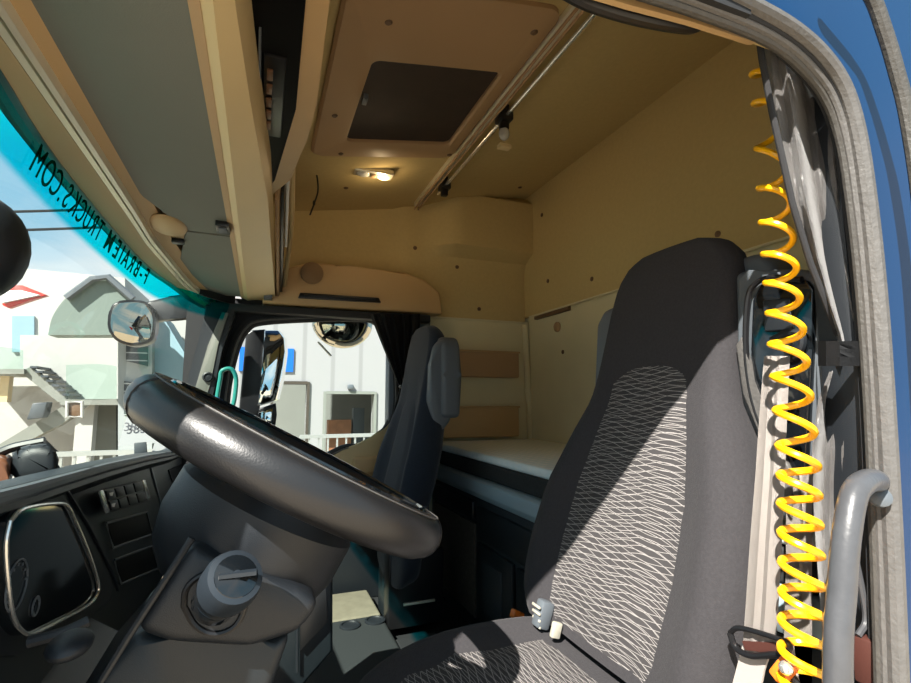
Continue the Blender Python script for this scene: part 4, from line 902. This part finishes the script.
# stair building seen through the windscreen
YE = 13.0
t = thing('stair_building', PY(60, 470, YE), 'white building with outside stair and green glass landing', 'building')
b = MB(); b.prism(pq(((-60, 230), (-10, 265), (125, 278), (125, 500), (-60, 500)), YE + 1.5), (0, 3, 0)); b.build('rear_wall', 'white_wall', t, smooth=False)
b = MB(); b.prism(pq(((20, 335), (118, 335), (118, 372), (118, 399), (70, 399), (34, 372), (20, 372)), YE + .5), (0, 1, 0)); b.build('white_parapet', 'white_wall', t, smooth=False)
b = MB(); b.prism(pq(((66, 365), (99, 364), (116, 366), (116, 399), (99, 400), (66, 400)), YE - .3), (0, .06, 0)); b.build('glass_landing', 'glassgreen', t, smooth=False)
b = MB(); b.prism(pq(((60, 399), (118, 399), (118, 405), (60, 405)), YE - .3), (0, 1.6, 0)); b.build('landing_slab', 'grey_wall', t, smooth=False)
b = MB(); b.prism(pq(((-40, 340), (22, 350), (22, 372), (-40, 372)), YE - .3), (0, .06, 0)); b.build('glass_balcony', 'glassgreen', t, smooth=False)
b = MB(); b.prism(pq(((-60, 369), (24, 369), (24, 374), (-60, 374)), YE - .3), (0, 1.6, 0)); b.build('balcony_slab', 'grey_wall', t, smooth=False)
b = MB(); b.prism(pq(((20, 372), (30, 367), (66, 392), (66, 402), (58, 402)), YE - .2), (0, .15, 0)); b.build('stringer', 'grey_wall', t, smooth=False)
for k in range(7):
    x = 30 + k * 5.4; y = 366 + k * 4.6; b = MB(); b.prism(pq(((x, y), (x + 7, y), (x + 7, y + 2.2), (x, y + 2.2)), YE - .25), (0, 1.1, 0)); b.build('step', 'louvre', t, smooth=False)
b = MB(); b.prism(pq(((-10, 450), (66, 404), (90, 404), (60, 425), (0, 455)), YE - .1), (0, .3, 0)); b.build('ramp', 'grey_wall', t, smooth=False)
b = MB(); b.prism(pq(((92, 404), (116, 404), (116, 470), (92, 470)), YE + .6), (0, .2, 0)); b.build('grey_bay', 'grey_wall', t, smooth=False)
b = MB(); b.bb(*(lambda q: (q[0], q[1]))(rect(80, 404, 92, 470, YE + .2)), YE, YE + .3, -ZC, PY(80, 404, YE).z); b.build('column', 'white_wall', t, smooth=False)
b = MB(); b.prism(pq(((12, 316), (34, 316), (34, 352), (12, 352)), YE + 1.44), (0, .1, 0)); b.build('window', 'blue_wall', t, smooth=False)
b = MB(); b.bb(*(lambda q: (q[0], q[1]))(rect(5, 376, 11, 405, YE + .2)), YE, YE + .2, PY(5, 402, YE).z, PY(5, 376, YE).z); b.build('drain_pipe', 'beige_l', t, smooth=False)
b = MB(); b.prism(pq(((32, 403), (47, 402), (43, 418), (26, 420)), YE - .35), (0, .35, 0), .03); tag(b.build('ventilation_unit', 'louvre'), 'black square unit under the outside stair', 'unit')
b = MB(); b.prism(pq(((67, 402), (82, 402), (82, 417), (67, 417)), YE - .8), (0, .1, 0), .02); t3 = b.build('wall_box', 'screw'); tag(t3, 'small framed brown box under the glass landing', 'box')
b = MB(); b.tube(pq(((67, 402), (82, 402), (82, 417), (67, 417)), YE - .82), .04, 6, closed=True); b.build('frame', 'white_wall', t3)
# curved dark canopy
cn = spl(pq(((48, 335), (52, 318), (62, 302), (78, 288), (94, 280), (108, 278)), 11.6), 5)
cn = cn + pq(((118, 284), (132, 298), (126, 300), (118, 335)), 11.6)
t = thing('curved_canopy', PY(90, 335, 11.6), 'curved grey green canopy beyond the windscreen', 'canopy')
b = MB(); b.prism(cn, (0, .5, 0)); b.build('panel', mat('grey_green_panel', (.15, .19, .17), .5), t, smooth=False)
b = MB(); b.tube(pq(((66, 298), (92, 279), (108, 277), (133, 299)), 11.5), .07, 6); b.build('edge', 'greyp', t)
# tower with louvres and blue face
t = thing('louvre_tower', PY(140, 470, 12.5), 'pale tower with two dark louvre openings beside a blue gable', 'building')
b = MB(); b.prism(pq(((118, 300), (152, 308), (152, 500), (118, 500)), 12.6), (0, 2, 0)); b.build('tower', mat('pale_grey_render', (.30, .33, .34), .8), t, smooth=False)
b = MB(); b.prism(pq(((152, 305), (160, 312), (184, 352), (184, 500), (152, 500)), 12.9), (0, 2, 0)); b.build('blue_gable', 'blue_wall', t, smooth=False)
for q in (((126, 342), (147, 340), (147, 366), (126, 361)), ((124, 381), (140, 383), (140, 405), (124, 416))):
    b = MB(); b.prism(pq(q, 12.5), (0, .12, 0)); b.build('louvre', 'louv', t, smooth=False)
t = thing('white_block', PY(200, 470, 14), 'plain white block between the blue gable and the warehouse', 'building')
b = MB(); b.prism(pq(((150, 300), (255, 300), (255, 500), (150, 500)), 15.2), (0, 2, 0)); b.build('wall', 'white_wall', t, smooth=False)
b = MB(); b.prism(pq(((191, 318), (194, 318), (194, 500), (191, 500)), 15), (0, .15, 0)); b.build('down_pipe', 'grey_wall', t, smooth=False)
# overhead cables
for ya, yb, l in ((212, 208, 'upper thin black cable crossing the sky'), (231, 226, 'lower thin black cable crossing the sky')):
    b = MB(); b.tube([PY(-80, ya + 2, 15), PY(40, (ya + yb) / 2 + 1, 15), PY(140, yb, 15)], .035, 6); tag(b.build('overhead_cable', 'black'), l, 'cable')
if TXT:
    wtext('F-BRAIEM', 1.82, 1.385, .386, .058, True)
    wtext('TRUCKS.COM', 1.36, .945, .386, .058, False)
